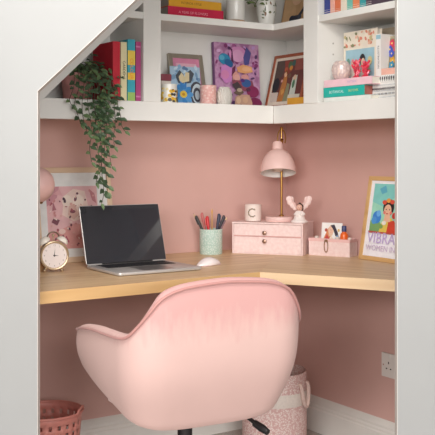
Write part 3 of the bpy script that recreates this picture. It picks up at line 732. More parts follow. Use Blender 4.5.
for k in range(9):
    a = 40*k; PT.append(('e', .38+.20*math.cos(R(a)), .27+.17*math.sin(R(a)), .13, .075, '#3f86c4' if k % 2 else '#5b9bd2', math.degrees(math.atan2(math.sin(R(a)), math.cos(R(a))))))
PT += [('p', [(.3, .4), (.28, .62), (.42, .52), (.5, .6), (.48, .4)], '#3b7fc0'), ('e', .38, .27, .12, .095, '#e8c64a'), ('e', .38, .27, .05, .04, '#c98f2c')]
b.art(0, 0, CWd, CHt, -.004, PT) if False else b.art(0, 0, CWd, CHt, -.0034, PT)
b.build('card', o)
# yellow patterned cup with a maroon tin behind
cxp = LX(168.8, -.19)
o = thing('patterned_cup', 'white cup painted with yellow flowers at the left end of the corner shelf', 'cup', (cxp, -.19, Z1+EPS))
b = MB(); b.lathe([(.001, 0), (.027, 0), (.030, .003), (.031, .070), (.029, .072), (.027, .068), (.027, .008), (.001, .008)], CER, 32); cb = b.build('body', o, smooth=True)
b = MB()
rp = random.Random(2)
for k in range(40):
    a = R(-180+180*rp.random()); z = .006+.05*rp.random(); r0 = .004+.005*rp.random()
    if k < 12: hc = '#e8bb3c'; r0 = .009; z = .008+.036*rp.random()
    else: hc = rp.choice(['#f0cf5c', '#5a5046', '#e2a92c', '#3f3b38', '#f4e3a8'])
    rr = .0312+.00008*k; pts = []
    for j in range(8):
        q = 2*math.pi*j/8; da = r0*math.cos(q)/rr; pts.append((rr*math.cos(a+da), rr*math.sin(a+da), max(.003, z+r0*.8*math.sin(q))))
    b.add(pts, [tuple(range(8))], M(hc, .5))
b.build('painted_flowers', cb)
o = thing('storage_tin', 'small maroon tin standing behind the yellow flowered cup', 'tin', (LX(161.5, -.11), -.11, Z1+EPS))
wt = LX(171.5, -.11)-LX(161.5, -.11)
b = MB(); b.rbox(0, wt, 0, .05, 0, .092, M('#e0d5cc', .5), .004); b.build('tin', o, smooth=True)
b = MB(); b.rbox(-.001, wt+.001, -.001, .051, .0925, .118, M('#8f4652', .45), .004); b.build('lid', o, smooth=True)

# candle glass and knitted ball pot
CAND = ramp_mat('pink_speckle_glass', 'ShaderNodeTexVoronoi', [(.0, '#f3ded6'), (.35, '#edc3bb'), (.6, '#e5aca4')], rough=.45, Scale=110., bump=.5)
o = thing('candle_jar', 'pink speckled candle jar left of the white knitted ball', 'candle', (LX(208.2, -.185), -.185, Z1+EPS))
b = MB(); b.lathe([(.001, 0), (.029, 0), (.0315, .003), (.032, .073), (.030, .075), (.029, .068), (.001, .068)], CAND, 36); b.build('jar', o, smooth=True)
b = MB(); b.cyl((0, 0, .0685), (0, 0, .077), .001, M('#3b332f', .8), 6); b.build('wick', o)
KNIT = ramp_mat('white_knit', 'ShaderNodeTexWave', [(0, '#d8d0c4'), (.6, '#f1ece4')], rough=.85, Scale=70., Distortion=6., bump=.8)
o = thing('knitted_ball_pot', 'white knitted ball-shaped holder in front of the purple canvas', 'candle holder', (LX(224.2, -.19), -.19, Z1+EPS))
b = MB(); b.lathe([(.001, 0), (.022, 0), (.0285, .010), (.0315, .028), (.031, .044), (.026, .060), (.019, .069), (.017, .068), (.022, .056), (.001, .05)], KNIT, 40); b.build('holder', o, smooth=True)
b = MB(); b.tube([(.0185*math.cos(a), .0185*math.sin(a), .069) for a in [2*math.pi*i/24 for i in range(24)]], .0022, KNIT, 6, closed=True); b.build('rim', o, smooth=True)

# purple collage canvas
xc0 = LX(215.8, -.05); xc1 = LX(260.5, -.05)
o = thing('canvas', 'lilac collage canvas of layered figures leaning at the back of the corner shelf', 'canvas', (xc0, -.052, Z1+.001), 0, R(-4))
CW2 = xc1-xc0; CH2 = .268
LIL = ramp_mat('lilac_collage', 'ShaderNodeTexVoronoi', [(.0, '#8a5680'), (.25, '#bd89b2'), (.5, '#cb9cc0'), (.8, '#a8719b')], rough=.6, Scale=38.)
b = MB(); b.box(0, CW2, 0, .018, 0, CH2, M('#7d4f80', .6)); cvs = b.build('stretcher', o, bevel=.001)
b = MB(); rc = random.Random(21)
S_ = [('r', 0, 0, 1, 1, LIL)]
for k in range(60):
    S_.append(('e', rc.random()*.94+.03, .45+.52*rc.random() if k < 42 else rc.random()*.5, .02+.03*rc.random(), .015+.022*rc.random(), rc.choice(['#6a3b6e', '#8a3d72', '#e0b7dc', '#a9578f', '#5a3a66', '#caa0d6']), 180*rc.random()))
b.art(0, 0, CW2, CH2, -.0002, S_)
S2 = [('e', .5, .83, .2, .12, '#d48fc0'), ('e', .5, .80, .13, .10, '#d9a0c6'), ('p', [(.62, .78), (.7, .95), (.8, .86), (.74, .68), (.64, .66)], '#54528f'), ('p', [(.3, .95), (.36, .86), (.34, .72), (.4, .68), (.38, .9)], '#5d2b52'),
    ('e', .20, .74, .13, .085, '#2f86ae', -15), ('e', .29, .68, .10, .06, '#2a5f92', -25), ('e', .14, .76, .06, .04, '#5aa9c6'),
    ('p', [(.12, .62), (.2, .66), (.36, .6), (.34, .4), (.2, .36), (.1, .46)], '#cf86c6'), ('e', .2, .5, .09, .07, '#d889b8'), ('p', [(.36, .6), (.44, .66), (.42, .52), (.34, .48)], '#6a2f4f'),
    ('p', [(.46, .62), (.6, .67), (.8, .64), (.82, .56), (.64, .53), (.48, .55)], '#e8a874'), ('e', .68, .6, .10, .035, '#efb98a'),
    ('p', [(.36, .5), (.44, .57), (.52, .5), (.46, .42), (.36, .43)], '#d79a92'), ('e', .46, .46, .07, .05, '#e0a8a0'), ('e', .64, .47, .09, .05, '#d99a98'),
    ('p', [(.34, .42), (.8, .42), (.84, .3), (.62, .26), (.4, .28)], '#8f4a5a'), ('e', .66, .38, .11, .065, '#3a5f98'), ('e', .58, .42, .05, .03, '#56317a'), ('p', [(.34, .35), (.46, .4), (.56, .32), (.44, .24)], '#4a3d42'),
    ('e', .80, .25, .14, .09, '#8a2c5a'), ('e', .84, .07, .16, .09, '#7a2350'), ('p', [(.38, 0), (.40, .16), (.5, .2), (.72, .2), (.78, .08), (.76, 0)], '#c9a08a'), ('e', .47, .11, .055, .05, '#e0bd9c'), ('e', .62, .12, .06, .05, '#d8b090'), ('p', [(.36, .22), (.5, .3), (.6, .24), (.5, .18)], '#6f5d50'), ('e', .5, .27, .06, .03, '#b7a38e'), ('e', .7, .28, .05, .03, '#5c2f48'), ('p', [(.4, .02), (.52, .05), (.64, .02)], '#7a4f42')]
b.art(0, 0, CW2, CH2, -.008, S2)
b.build('collage', cvs)

# red-brown framed portrait leaning on the right wall of the corner shelf
RBW = wood('frame_redwood', 0, ('#8d4a32', '#a2573c', '#b06646'), .5)
o = thing('picture_frame', 'red-brown framed portrait print leaning beside the lilac canvas', 'picture frame', (-.150, RY(264.0, -.150), Z1+.001), R(-90), R(-14))
def art_portrait(b, y):
    x0, z0, W, H = .013, .013, .204, .194
    W, H = .215, .206
    b.art(x0, z0, W, H, y, [('r', 0, 0, 1, 1, '#e6d9c8'), ('r', .06, .07, .98, .94, '#6d3f3a'), ('p', [(.06, .94), (.06, .5), (.3, .6), (.36, .94)], '#5b4a44'), ('e', .16, .42, .11, .16, '#2a2a30'), ('r', .06, .07, .28, .27, '#d9cbbf'),
        ('p', [(.3, .94), (.55, .94), (.6, .7), (.4, .6)], '#8d4438'), ('e', .5, .83, .06, .08, '#4e6a4a'), ('e', .62, .86, .07, .06, '#41605a'), ('e', .40, .74, .05, .05, '#b55a3c'), ('e', .55, .76, .05, .05, '#cc8a3c'),
        ('p', [(.28, .07), (.34, .42), (.38, .6), (.48, .6), (.5, .4), (.46, .07)], '#b97840'), ('p', [(.46, .07), (.52, .45), (.6, .42), (.62, .07)], '#8c8a6a'), ('e', .42, .64, .05, .06, '#e2b48e'), ('p', [(.37, .66), (.42, .74), (.48, .68), (.47, .62), (.42, .69)], '#8a4f2a'), ('e', .55, .6, .05, .05, '#7a5a48'),
        ('p', [(.64, .2), (.66, .56), (.8, .6), (.82, .2)], '#c9d0c4'), ('e', .73, .55, .05, .06, '#d7b79a'), ('p', [(.66, .94), (.68, .7), (.95, .7), (.95, .94)], '#8f5046'), ('e', .72, .42, .04, .09, '#4f7d5c'), ('p', [(.36, .3), (.44, .34), (.48, .26), (.4, .2)], '#d09a52'), ('e', .34, .5, .03, .03, '#d8a8a0'), ('r', .62, .07, .98, .2, '#d8d2c0')])
frame_parts(o, .24, .232, .0125, .014, RBW, M('#e6d9c8', .6), art_portrait)
b = MB(); b.loft([[(.09, .014, .15), (.15, .014, .15), (.15, .017, .15), (.09, .017, .15)], [(.10, .082, .022), (.14, .082, .022), (.14, .085, .022), (.10, .085, .022)]], M('#4a3a30', .7)); b.build('easel_stand', o)
yg = RY(288.5, -.215)
lying_book('mustard yellow book lying in front of the red-brown portrait', -.222, yg, Z1, .15, .09, .030, '#d69a34', R(-90), None)

# right bay, upper shelf: coloured upright books
row = [(324.3, 329.8, '#39488f', 'blue'), (330.2, 334.6, '#efb5a4', 'pale pink'), (335, 340.3, '#e07a55', 'terracotta'), (340.7, 346.6, '#efe2cf', 'cream'), (347, 352.4, '#7cc2b2', 'mint'), (352.8, 359.2, '#e8895f', 'orange'), (359.6, 365.6, '#3e9fa5', 'teal'), (366, 371.6, '#5b4a58', 'plum')]
hts = [-12, -14, -9, -16, -11, -18, -15, -20]
desc = ['royal blue book at the left end of the top right row', 'pale pink book between blue and terracotta spines', 'terracotta book between the pale pink and cream spines', 'cream book between terracotta and mint spines in the top right row', 'mint green book right of the cream spine', 'orange book between the mint and teal spines', 'teal book second from the right end of the top row', 'plum book at the right end of the top right row']
for (u0, u1, hc, nm), vt, ds in zip(row, hts, desc):
    standing_book(ds, u0, u1, vt, hc, .15, None, Y=-.256, side='R', shelf=Z2b, group=None, bands=((.08, .10, '#f2e6da'), (.16, .17, '#f2e6da')))

# right bay, lower shelf
Xs = -.266
yA = RY(323.6, Xs); yB = RY(370.5, Xs)
z_ = lying_book('white book at the bottom of the flat stack in the right bay', Xs, yA, Z1, yA-yB, .085, .015, '#e9ece6', R(-90), None)
z_ = lying_book('turquoise book with white spine lettering under the pink book', Xs, yA+.001, z_, yA-RY(364.5, Xs), .085, .036, '#23b3a5', R(-90), 'BOTANICAL', '#d6f3ee', .33, .40, ('SKETCHES', '#d9e37a', .74), pages=M('#a8655a', .8))
zp = lying_book('pale pink book on top of the turquoise book', Xs, yA-.002, z_, yA-RY(371.5, Xs), .085, .027, '#f2c9d2', R(-90), 'PATTERN', '#b9a3cf', .6, .4)
# faceted glass globe
IR = ramp_mat('lustre_glass', 'ShaderNodeTexVoronoi', [(.0, '#f1e2da'), (.3, '#d9c4bc'), (.55, '#c9b2b0'), (.8, '#e8d0c2')], rough=.12, Scale=60., bump=.6)
gxx = -.222; gyy = RY(341.3, gxx)
o = thing('glass_globe', 'pearly faceted glass globe candle holder on the pink book', 'candle holder', (gxx, gyy, zp+EPS))
b = MB(); rings = [(.001, 0), (.019, 0), (.027, .007), (.0335, .020), (.0355, .036), (.0335, .052), (.027, .064), (.021, .069), (.0195, .0685), (.025, .061), (.030, .049), (.001, .012)]
b.lathe(rings, IR, 18); b.build('globe', o, smooth=True, angle=15)
# coral red ornament: two branching blooms on one base
RED = M('#d8394f', .35, .12, 40, coat=.3); RED2 = M('#e8748a', .35, .1, 40, coat=.3)
oxx = -.226
for k, (u, lb, hh) in enumerate(((356.3, 'coral red branching ornament left of its paler twin on the pink book', .068), (365.4, 'rosy red branching ornament at the right end of the pink book', .058))):
    oyy = RY(u, oxx)
    o = thing('coral_ornament', lb, 'ornament', (oxx, oyy, zp+EPS), R(-60+20*k))
    b = MB(); b.lathe([(.001, 0), (.013, 0), (.014, .004), (.009, .010), (.001, .012)], RED, 18); b.build('base', o, smooth=True)
    b = MB(); ro = random.Random(k+3)
    b.tube([(0, 0, .006), (.002, 0, hh*.4), (-.001, 0, hh*.75), (0, 0, hh)], [.007, .008, .007, .004], RED, 8)
    for j in range(9):
        a = j*2.4; z = hh*(.22+.075*j); l = .012+.003*ro.random()
        b.tube([(0, 0, z), (l*.6*math.cos(a), l*.6*math.sin(a), z+.003), (l*math.cos(a), l*math.sin(a), z+.011)], [.005, .0055, .0035], RED if j % 3 else RED2, 7)
        b.ball((l*math.cos(a), l*math.sin(a), z+.011), .0046, RED2 if j % 2 else RED, 8, 6)
    b.build('branches', o, smooth=True)
# large picture book facing out
xq = -.172
yq0 = RY(343.0, xq); yq1 = RY(376.6, xq)
o = thing('art_book', 'large hardback facing out with a seated woman on a blue ground', 'book', (xq, yq0, Z1+.001), R(-90), R(-1))
QW = yq0-yq1; QH = HZ(30.5, xq, (yq0+yq1)/2)-Z1
b = MB(); b.box(0, QW, 0, .003, 0, QH, M('#eadfce', .5)); b.box(0, QW, .019, .022, 0, QH, M('#eadfce', .5)); b.box(0, .003, .003, .019, 0, QH, M('#eadfce', .5))
S_ = [('r', 0, 0, 1, 1, '#eadfce'), ('r', .07, .05, .92, .74, '#9fc3d0')]
rb = random.Random(9)
for k in range(34): S_.append(('e', .04+.92*rb.random(), .78+.2*rb.random(), .03+.03*rb.random(), .010+.014*rb.random(), rb.choice(['#d98a72', '#e6b49a', '#c9b98a', '#b7a98f', '#8d8f6a', '#f1cdbb']), 180*rb.random()))
S_ += [('p', [(.07, .05), (.07, .3), (.4, .36), (.92, .26), (.92, .05)], '#b8b49a'), ('e', .34, .45, .12, .14, '#e9d9d0'), ('e', .31, .56, .05, .05, '#d9a79a'), ('p', [(.46, .2), (.48, .46), (.58, .52), (.72, .5), (.8, .3), (.8, .2)], '#cfd6cf'), ('e', .60, .58, .085, .085, '#2d2a30'), ('e', .62, .54, .06, .065, '#e6bfa4'), ('e', .74, .46, .09, .08, '#8fa98a'), ('e', .82, .56, .07, .06, '#c9c08f'), ('e', .18, .56, .05, .06, '#6f9a86'), ('p', [(.56, .38), (.62, .46), (.7, .38), (.64, .3)], '#f0e7dc')]
b.art(0, 0, QW, QH, 0, S_); b.build('cover', o)
b = MB(); b.box(.003, QW-.003, .003, .019, .003, QH-.003, PAGE); b.build('page_block', o)
# patterned box, right end
yP0 = RY(368.8, -.225)
# side wall of the box is visible on its left
o = thing('patterned_box', 'white lidded box with rows of black motifs at the right end of the shelf', 'box', (-.225, yP0, Z1+EPS), R(-90))
PW = .15; PHt = .056
WB = M('#eeebe6', .55, .02, 30); BLK = M('#33303a', .6); GRY = M('#9aa0ac', .6)
b = MB(); b.box(0, PW, 0, .11, 0, PHt, WB)
b.v = b.v
S_ = []
for k in range(22):
    cxq = .02+.044*k
    S_.append(('e', cxq, .62, .014, .075, BLK)); S_.append(('e', cxq+.02, .30, .013, .06, BLK if k % 3 else GRY)); S_.append(('p', [(cxq-.012, .46), (cxq+.012, .46), (cxq, .54)], GRY)); S_.append(('e', cxq, .1, .008, .05, GRY)); S_.append(('p', [(cxq-.012, .86), (cxq+.012, .86), (cxq, .78)], GRY))
b.art(0, 0, PW, PHt, 0, S_); b.build('box', o)
b = MB(); b.box(-.002, PW+.002, -.002, .112, PHt+.0003, PHt+.026, WB)
b.art(0, PHt, PW, .026, -.002, [q for k in range(13) for q in (('e', .04+.075*k, .55, .020, .22, BLK), ('e', .04+.075*k, .3, .008, .16, BLK), ('e', .06+.075*k, .8, .010, .08, GRY))]); b.build('lid', o)
zb2 = Z1+PHt+.0267
yb2 = RY(377.5, -.21)
z3 = lying_book('blush book lying on the patterned box', -.205, RY(381.2, -.205), zb2, .13, .10, .024, '#f0b9a8', R(-90), None)
# white slim book with black lettering
xw = -.20
yw0, yw1 = RY(376.0, xw), RY(380.8, xw)
o = thing('book', 'slim white upright book with black spine lettering on the patterned box', 'book', (xw, yw0, zb2+EPS), R(-90))
Hw = HZ(34.5, xw, yw0)-zb2; Ww = yw0-yw1
b = MB(); b.box(0, Ww, 0, .002, 0, Hw, WB); b.box(0, .002, .002, .09, 0, Hw, WB); b.box(Ww-.002, Ww, .002, .09, 0, Hw, WB); b.build('cover', o)
b = MB(); b.box(.002, Ww-.002, .002, .087, .003, Hw-.003, PAGE); b.build('page_block', o)
b = MB(); b.text('ILLUSTRATION', .012, BLK, Ww*.5, -.0006, Hw*.45, spin=-90, maxw=Hw*.7); b.box(.001, Ww-.001, -.0006, 0, Hw*.88, Hw*.98, M('#9cc3cf', .5)); b.build('spine_title', o)
# olive card with bright flowers
xcard = -.165
o = thing('greeting_card', 'olive card with red and blue flowers standing on the blush book', 'card', (xcard, RY(381.8, xcard), z3+EPS), R(-90), R(-5))
b = MB(); b.box(0, .105, 0, .002, 0, .118, M('#8d8163', .6))
FL = [('r', 0, 0, 1, 1, '#8d8163'), ('p', [(0, .7), (.2, .95), (.6, .9), (1, 1), (0, 1)], '#a99f84')]
for cx_f, cz_f, hc in ((.42, .78, '#cf3a55'), (.34, .6, '#3f4fb4'), (.44, .47, '#4a5cc4'), (.16, .38, '#c8443e'), (.52, .25, '#e0a43a'), (.5, .12, '#3f8fb4'), (.12, .72, '#d98f5a'), (.66, .62, '#d8466a'), (.8, .4, '#4453b8'), (.78, .8, '#e0b24a')):
    for j in range(5):
        a = R(72*j); FL.append(('e', cx_f+.07*math.cos(a), cz_f+.07*math.sin(a), .06, .055, hc))
    FL.append(('e', cx_f, cz_f, .03, .03, '#f0d67a'))
b.art(0, 0, .105, .118, 0, FL); b.build('card', o)
# taupe box behind
o = thing('keepsake_box', 'taupe upright box standing behind the slim white book', 'box', (-.085, RY(379.6, -.085), Z1+EPS), R(-90))
hk = HZ(28.5, -.085, RY(385, -.085))-Z1
b = MB(); b.box(0, .11, 0, .05, 0, hk-.03, M('#a3927f', .6, .08, 30)); b.build('box', o, bevel=.001)
b = MB(); b.box(-.001, .111, -.001, .051, hk-.0297, hk, M('#b3a28c', .6, .08, 30)); b.build('lid', o, bevel=.001)
# ------------------------------------------------------------------ things below: chair, bins, socket
def velvet():
    m = bpy.data.materials.new('pink_velvet'); m.use_nodes = True
    nt = m.node_tree; b = nt.nodes['Principled BSDF']; L = nt.links.new
    tc = nt.nodes.new('ShaderNodeTexCoord'); sep = nt.nodes.new('ShaderNodeSeparateXYZ'); L(tc.outputs['Object'], sep.inputs[0])
    mp = nt.nodes.new('ShaderNodeMapping'); mp.inputs['Scale'].default_value = (70, 70, 16); L(tc.outputs['Object'], mp.inputs['Vector'])
    n1 = nt.nodes.new('ShaderNodeTexNoise'); n1.inputs['Scale'].default_value = 1.; n1.inputs['Detail'].default_value = 3; L(mp.outputs['Vector'], n1.inputs['Vector'])
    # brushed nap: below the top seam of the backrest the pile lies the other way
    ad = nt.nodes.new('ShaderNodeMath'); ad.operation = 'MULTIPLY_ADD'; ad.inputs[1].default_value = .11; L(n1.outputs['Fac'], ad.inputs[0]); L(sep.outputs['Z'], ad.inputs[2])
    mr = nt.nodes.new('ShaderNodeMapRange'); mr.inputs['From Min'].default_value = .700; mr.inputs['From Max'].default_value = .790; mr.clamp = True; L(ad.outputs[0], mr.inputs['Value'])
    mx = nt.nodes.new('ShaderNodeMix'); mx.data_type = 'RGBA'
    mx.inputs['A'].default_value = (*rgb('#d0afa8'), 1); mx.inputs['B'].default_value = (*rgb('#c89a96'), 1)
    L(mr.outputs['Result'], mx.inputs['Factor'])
    n2 = nt.nodes.new('ShaderNodeTexNoise'); n2.inputs['Scale'].default_value = 9; n2.inputs['Detail'].default_value = 3; L(tc.outputs['Object'], n2.inputs['Vector'])
    hs = nt.nodes.new('ShaderNodeHueSaturation'); L(mx.outputs['Result'], hs.inputs['Color'])
    m2 = nt.nodes.new('ShaderNodeMapRange'); m2.inputs['To Min'].default_value = .95; m2.inputs['To Max'].default_value = 1.05; L(n2.outputs['Fac'], m2.inputs['Value']); L(m2.outputs['Result'], hs.inputs['Value'])
    L(hs.outputs['Color'], b.inputs['Base Color'])
    b.inputs['Roughness'].default_value = .75; b.inputs['Sheen Weight'].default_value = .35; b.inputs['Sheen Roughness'].default_value = .35
    b.inputs['Sheen Tint'].default_value = (*rgb('#ffe6e0'), 1); b.inputs['Specular IOR Level'].default_value = .2
    return m
VELV = velvet()
VELV2 = M('#efc6bd', .7, .03, 30, sheen=.4)
BLACK = M('#1d1c1d', .4, .1, 40)
CH_ROT = TH-R(90)+R(28)           # chair faces 28 degrees left of the view
CHW, CHB, CHF, CR = .279, .245, .200, .115     # half width, back, front, corner radius
chx, chy = -1.042, -.875
chair = thing('tub_chair', 'blush pink velvet tub desk chair seen from behind on a swivel base', 'chair', (chx, chy, 0), CH_ROT)
ZB, ZA, ZK = .378, .646, .792      # underside, arm height, back height
def kz(z):
    t = max(0, min(1, (z-ZB)/(ZK-ZB))); return 1-.215*(1-t)**2.4
def plan(n1=12, n2=12, n3=12):
    P = []
    for i in range(n1+1): P.append((-CHW, CHF-(CHF+CHB-CR)*i/n1))
    for i in range(1, n2+1):
        a = math.pi+math.pi/2*i/n2; e = .86
        c, s_ = math.cos(a), math.sin(a)
        P.append((-CHW+CR+CR*math.copysign(abs(c)**e, c), -CHB+CR+CR*math.copysign(abs(s_)**e, s_)))
    for i in range(1, n3): P.append((-CHW+CR+(2*CHW-2*CR)*i/n3, -CHB))
    R_ = [(-x, y) for x, y in P[:n1+n2+1]][::-1]
    return P+R_
PL = plan(16, 14, 10)
ARC = [0.]
for i in range(1, len(PL)): ARC.append(ARC[-1]+math.hypot(PL[i][0]-PL[i-1][0], PL[i][1]-PL[i-1][1]))
TOT = ARC[-1]
def smooth(t): t = max(0, min(1, t)); return t*t*(3-2*t)
side_len = CHF+CHB-CR
arc_len = ARC[16+14]-ARC[16]
RIM = [(0, .634), (.05, .648), (.10, .655), (.16, .661), (.24, .664), (.31, .667), (.375, .673), (.40, .685), (.43, .716), (.455, .747), (.48, .777), (.51, .794), (.54, .803), (.58, .808), (.65, .813), (.72, .815)]
def ztop(s_):
    q = min(s_, TOT-s_)
    for k in range(len(RIM)-1):
        if q <= RIM[k+1][0] or k == len(RIM)-2:
            t = max(0, min(1, (q-RIM[k][0])/(RIM[k+1][0]-RIM[k][0])))
            P = [RIM[max(k-1, 0)], RIM[k], RIM[k+1], RIM[min(k+2, len(RIM)-1)]]
            m1 = (P[2][1]-P[0][1])/(P[2][0]-P[0][0]); m2 = (P[3][1]-P[1][1])/(P[3][0]-P[1][0]); h = P[2][0]-P[1][0]
            return (2*t**3-3*t*t+1)*P[1][1]+(t**3-2*t*t+t)*h*m1+(3*t*t-2*t**3)*P[2][1]+(t**3-t*t)*h*m2
def zbot(s_):
    q = min(s_, TOT-s_); d = side_len*1.25
    f = max(0, 1-q/d)
    return ZB + .010 + .085*f**1.2 + .030*(1-smooth((q-.28)/.20)) + .015*max(0, 1-q/.13)**2 + .012*math.exp(-((q-side_len-arc_len*.5)/.09)**2)
TK = .042
b = MB(); rings = []; pip = []; seam_l = []
NV = 14
for i, (x, y) in enumerate(PL):
    s_ = ARC[i]; zt = ztop(s_); zb = zbot(s_)
    # outward normal in plan
    j0, j1 = max(i-1, 0), min(i+1, len(PL)-1)
    tx, ty = PL[j1][0]-PL[j0][0], PL[j1][1]-PL[j0][1]; l = math.hypot(tx, ty); nx_, ny_ = ty/l, -tx/l
    if nx_*x+ny_*(y-.05) < 0 and abs(y-.05)+abs(x) > .05: nx_, ny_ = -nx_, -ny_
    def at(z, off):
        k = kz(z); fk = 1-.22*max(0, 1-(z-ZB)/.25)**1.5 if y > 0 else 1; return ((x+nx_*off)*k, (y+ny_*off)*k*fk - .02*(z-ZB)/(ZK-ZB) + .02*(1-smooth((z-ZB)/.2)), z)
    ring = []
    for v in range(NV+1): ring.append(at(zb+(zt-.014-zb)*v/NV, .010*math.sin(math.pi*v/NV)))
    ring += [at(zt-.005, -.003), at(zt, -.013), at(zt+.001, -TK*.5), at(zt-.003, -TK*.82), at(zt-.016, -TK)]
    for v in range(1, 6): ring.append(at(zt-.016-(zt-.016-max(zb+.05, .44))*v/5, -TK-.004*math.sin(math.pi*v/5)))
    ring.append(at(zb+.012, -TK))
    rings.append(ring)
    p = at(zt-.010, .003); pip.append(p) if 0 < i < len(PL)-1 else None
b.loft(rings, VELV)
b.build('shell', chair, smooth=True, angle=70, subsurf=1)
b = MB(); b.tube(pip, .0042, M('#b5827c', .6, .04, 30, sheen=.3), 8); b.build('piping', chair, smooth=True)
# underside pan
pan = []
for z, k in ((ZB+.0, .70), (ZB-.004, .60)):
    pass
b = MB(); rr = []
base_ring = [(r_[0][0], r_[0][1], r_[0][2]) for r_ in rings]
inner = lambda q, k, z: (q[0]*k, q[1]*k*(.62 if q[1] > 0 else 1), z)
rr = [[inner(q, .88, q[2]+.022) for q in base_ring], [inner(q, .80, q[2]*.8+ZB*.2+.012) for q in base_ring], [inner(q, .5, ZB+.006) for q in base_ring]]
b.loft(rr, VELV2); b.build('seat_pan', chair, smooth=True, angle=60)
# seat cushion
b = MB(); sc = []
for z, k in ((.42, .80), (.425, .86), (.47, .90), (.485, .88), (.492, .80), (.494, .3)):
    sc.append([(x*.76*k/.9, (y*(.80 if y < 0 else .45)+.01)*k/.9, z) for x, y in PL])
b.loft(sc, VELV2); b.build('seat_cushion', chair, smooth=True, angle=60)
b = MB(); b.lathe([(.001, ZB-.022), (.045, ZB-.022), (.065, ZB+.004), (.001, ZB+.006)], BLACK, 24); b.build('mechanism', chair, smooth=True)
b = MB(); b.lathe([(.030, .10), (.030, .22), (.022, .225), (.022, ZB-.03), (.001, ZB-.03)], BLACK, 20); b.build('gas_column', chair, smooth=True)
b = MB(); b.lathe([(.001, .075), (.040, .075), (.043, .085), (.040, .12), (.032, .128), (.001, .128)], BLACK, 24); b.build('hub', chair, smooth=True)
for k in range(5):
    a = R(-24+72*k)-CH_ROT; c, s_ = math.cos(a), math.sin(a); Ln = .270
    b = MB(); b.loft([[(c*r_-s_*w_, s_*r_+c*w_, z) for w_, z in ((-hw, z0), (hw, z0), (hw*.8, z1), (-hw*.8, z1))] for r_, hw, z0, z1 in ((.03, .024, .078, .118), (.15, .019, .072, .104), (Ln, .014, .064, .086))], BLACK)
    lg = b.build('base_arm', chair, bevel=.004)
    b = MB(); b.cyl((c*Ln, s_*Ln, .045), (c*Ln, s_*Ln, .07), .006, BLACK)
    for w_ in (-.012, .012): b.cyl((c*Ln-s_*(w_-.007), s_*Ln+c*(w_-.007), .0265), (c*Ln-s_*(w_+.007), s_*Ln+c*(w_+.007), .0265), .0262, BLACK, 18)
    b.box(c*Ln-.012, c*Ln+.012, s_*Ln-.012, s_*Ln+.012, .038, .054, BLACK)
    b.build('caster', lg, smooth=True)
# tilt lever under the seat, right of the column
b = MB(); qx = RT[0]*.03; 
def chl(px, Z, z):                 # room point -> chair coordinates
    X, Y = FR(px, Z); dx_, dy_ = X-chx, Y-chy; c, s_ = math.cos(-CH_ROT), math.sin(-CH_ROT)
    return (dx_*c-dy_*s_, dx_*s_+dy_*c, z)

b = MB(); b.tube([chl(236, 2.76, .392), chl(248, 2.72, .376), chl(256, 2.70, .364)], .006, BLACK, 8)
b.tube([chl(254.5, 2.70, .366), chl(262, 2.68, .357), chl(268, 2.665, .349)], [.010, .012, .009], BLACK, 10)
b.build('tilt_lever', chair, smooth=True)

# right: speckled fabric bin in the corner
SPK = ramp_mat('pink_speckle_fabric', 'ShaderNodeTexVoronoi', [(.0, '#f1e5e0'), (.34, '#eedcd6'), (.5, '#dfbbb6'), (.75, '#d8aea9')], rough=.85, Scale=165.)
BAND = M('#e9ddd4', .85, .05, 120, bump=.2)
bnx, bny = FR(274.5, 3.66)
BR = .126
bn = thing('fabric_bin', 'pink speckled fabric bin with a cream band and rope handle in the corner', 'bin', (bnx, bny, 0), R(-33))
BHt = .300
b = MB()
prf = [(.001, .001), (BR*.96, .001), (BR, .008), (BR*1.01, .10), (BR, BHt-.006), (BR*.995, BHt), (BR*.97, BHt), (BR*.965, BHt-.01), (BR*.95, .012), (.001, .010)]
b.lathe(prf, SPK, 44); b.build('bin', bn, smooth=True)
b = MB(); b.lathe([(BR*1.012, .178), (BR*1.017, .180), (BR*1.017, .226), (BR*1.012, .228)], BAND, 44, cap=False); b.build('band', bn, smooth=True)
ROPE = M('#dfc3b9', .9, .12, 200, bump=.4)
for sgn, nm in ((1, 'front'), (-1, 'back')):
    a0 = R(-34) if sgn > 0 else R(146)
    ca, sa = math.cos(a0), math.sin(a0); wd_ = .028
    pth = [(BR*.98, -wd_, .262), (BR*1.06, -wd_, .264), (BR*1.10, -wd_*.95, .235), (BR*1.12, -wd_*.6, .185), (BR*1.13, 0, .166), (BR*1.12, wd_*.6, .185), (BR*1.10, wd_*.95, .235), (BR*1.06, wd_, .264), (BR*.98, wd_, .262)]
    pth = [(x*ca-y*sa, x*sa+y*ca, z) for x, y, z in pth]
    b = MB(); b.tube(pth, .0085, ROPE, 8); b.build('rope_handle', bn, smooth=True, subsurf=1)

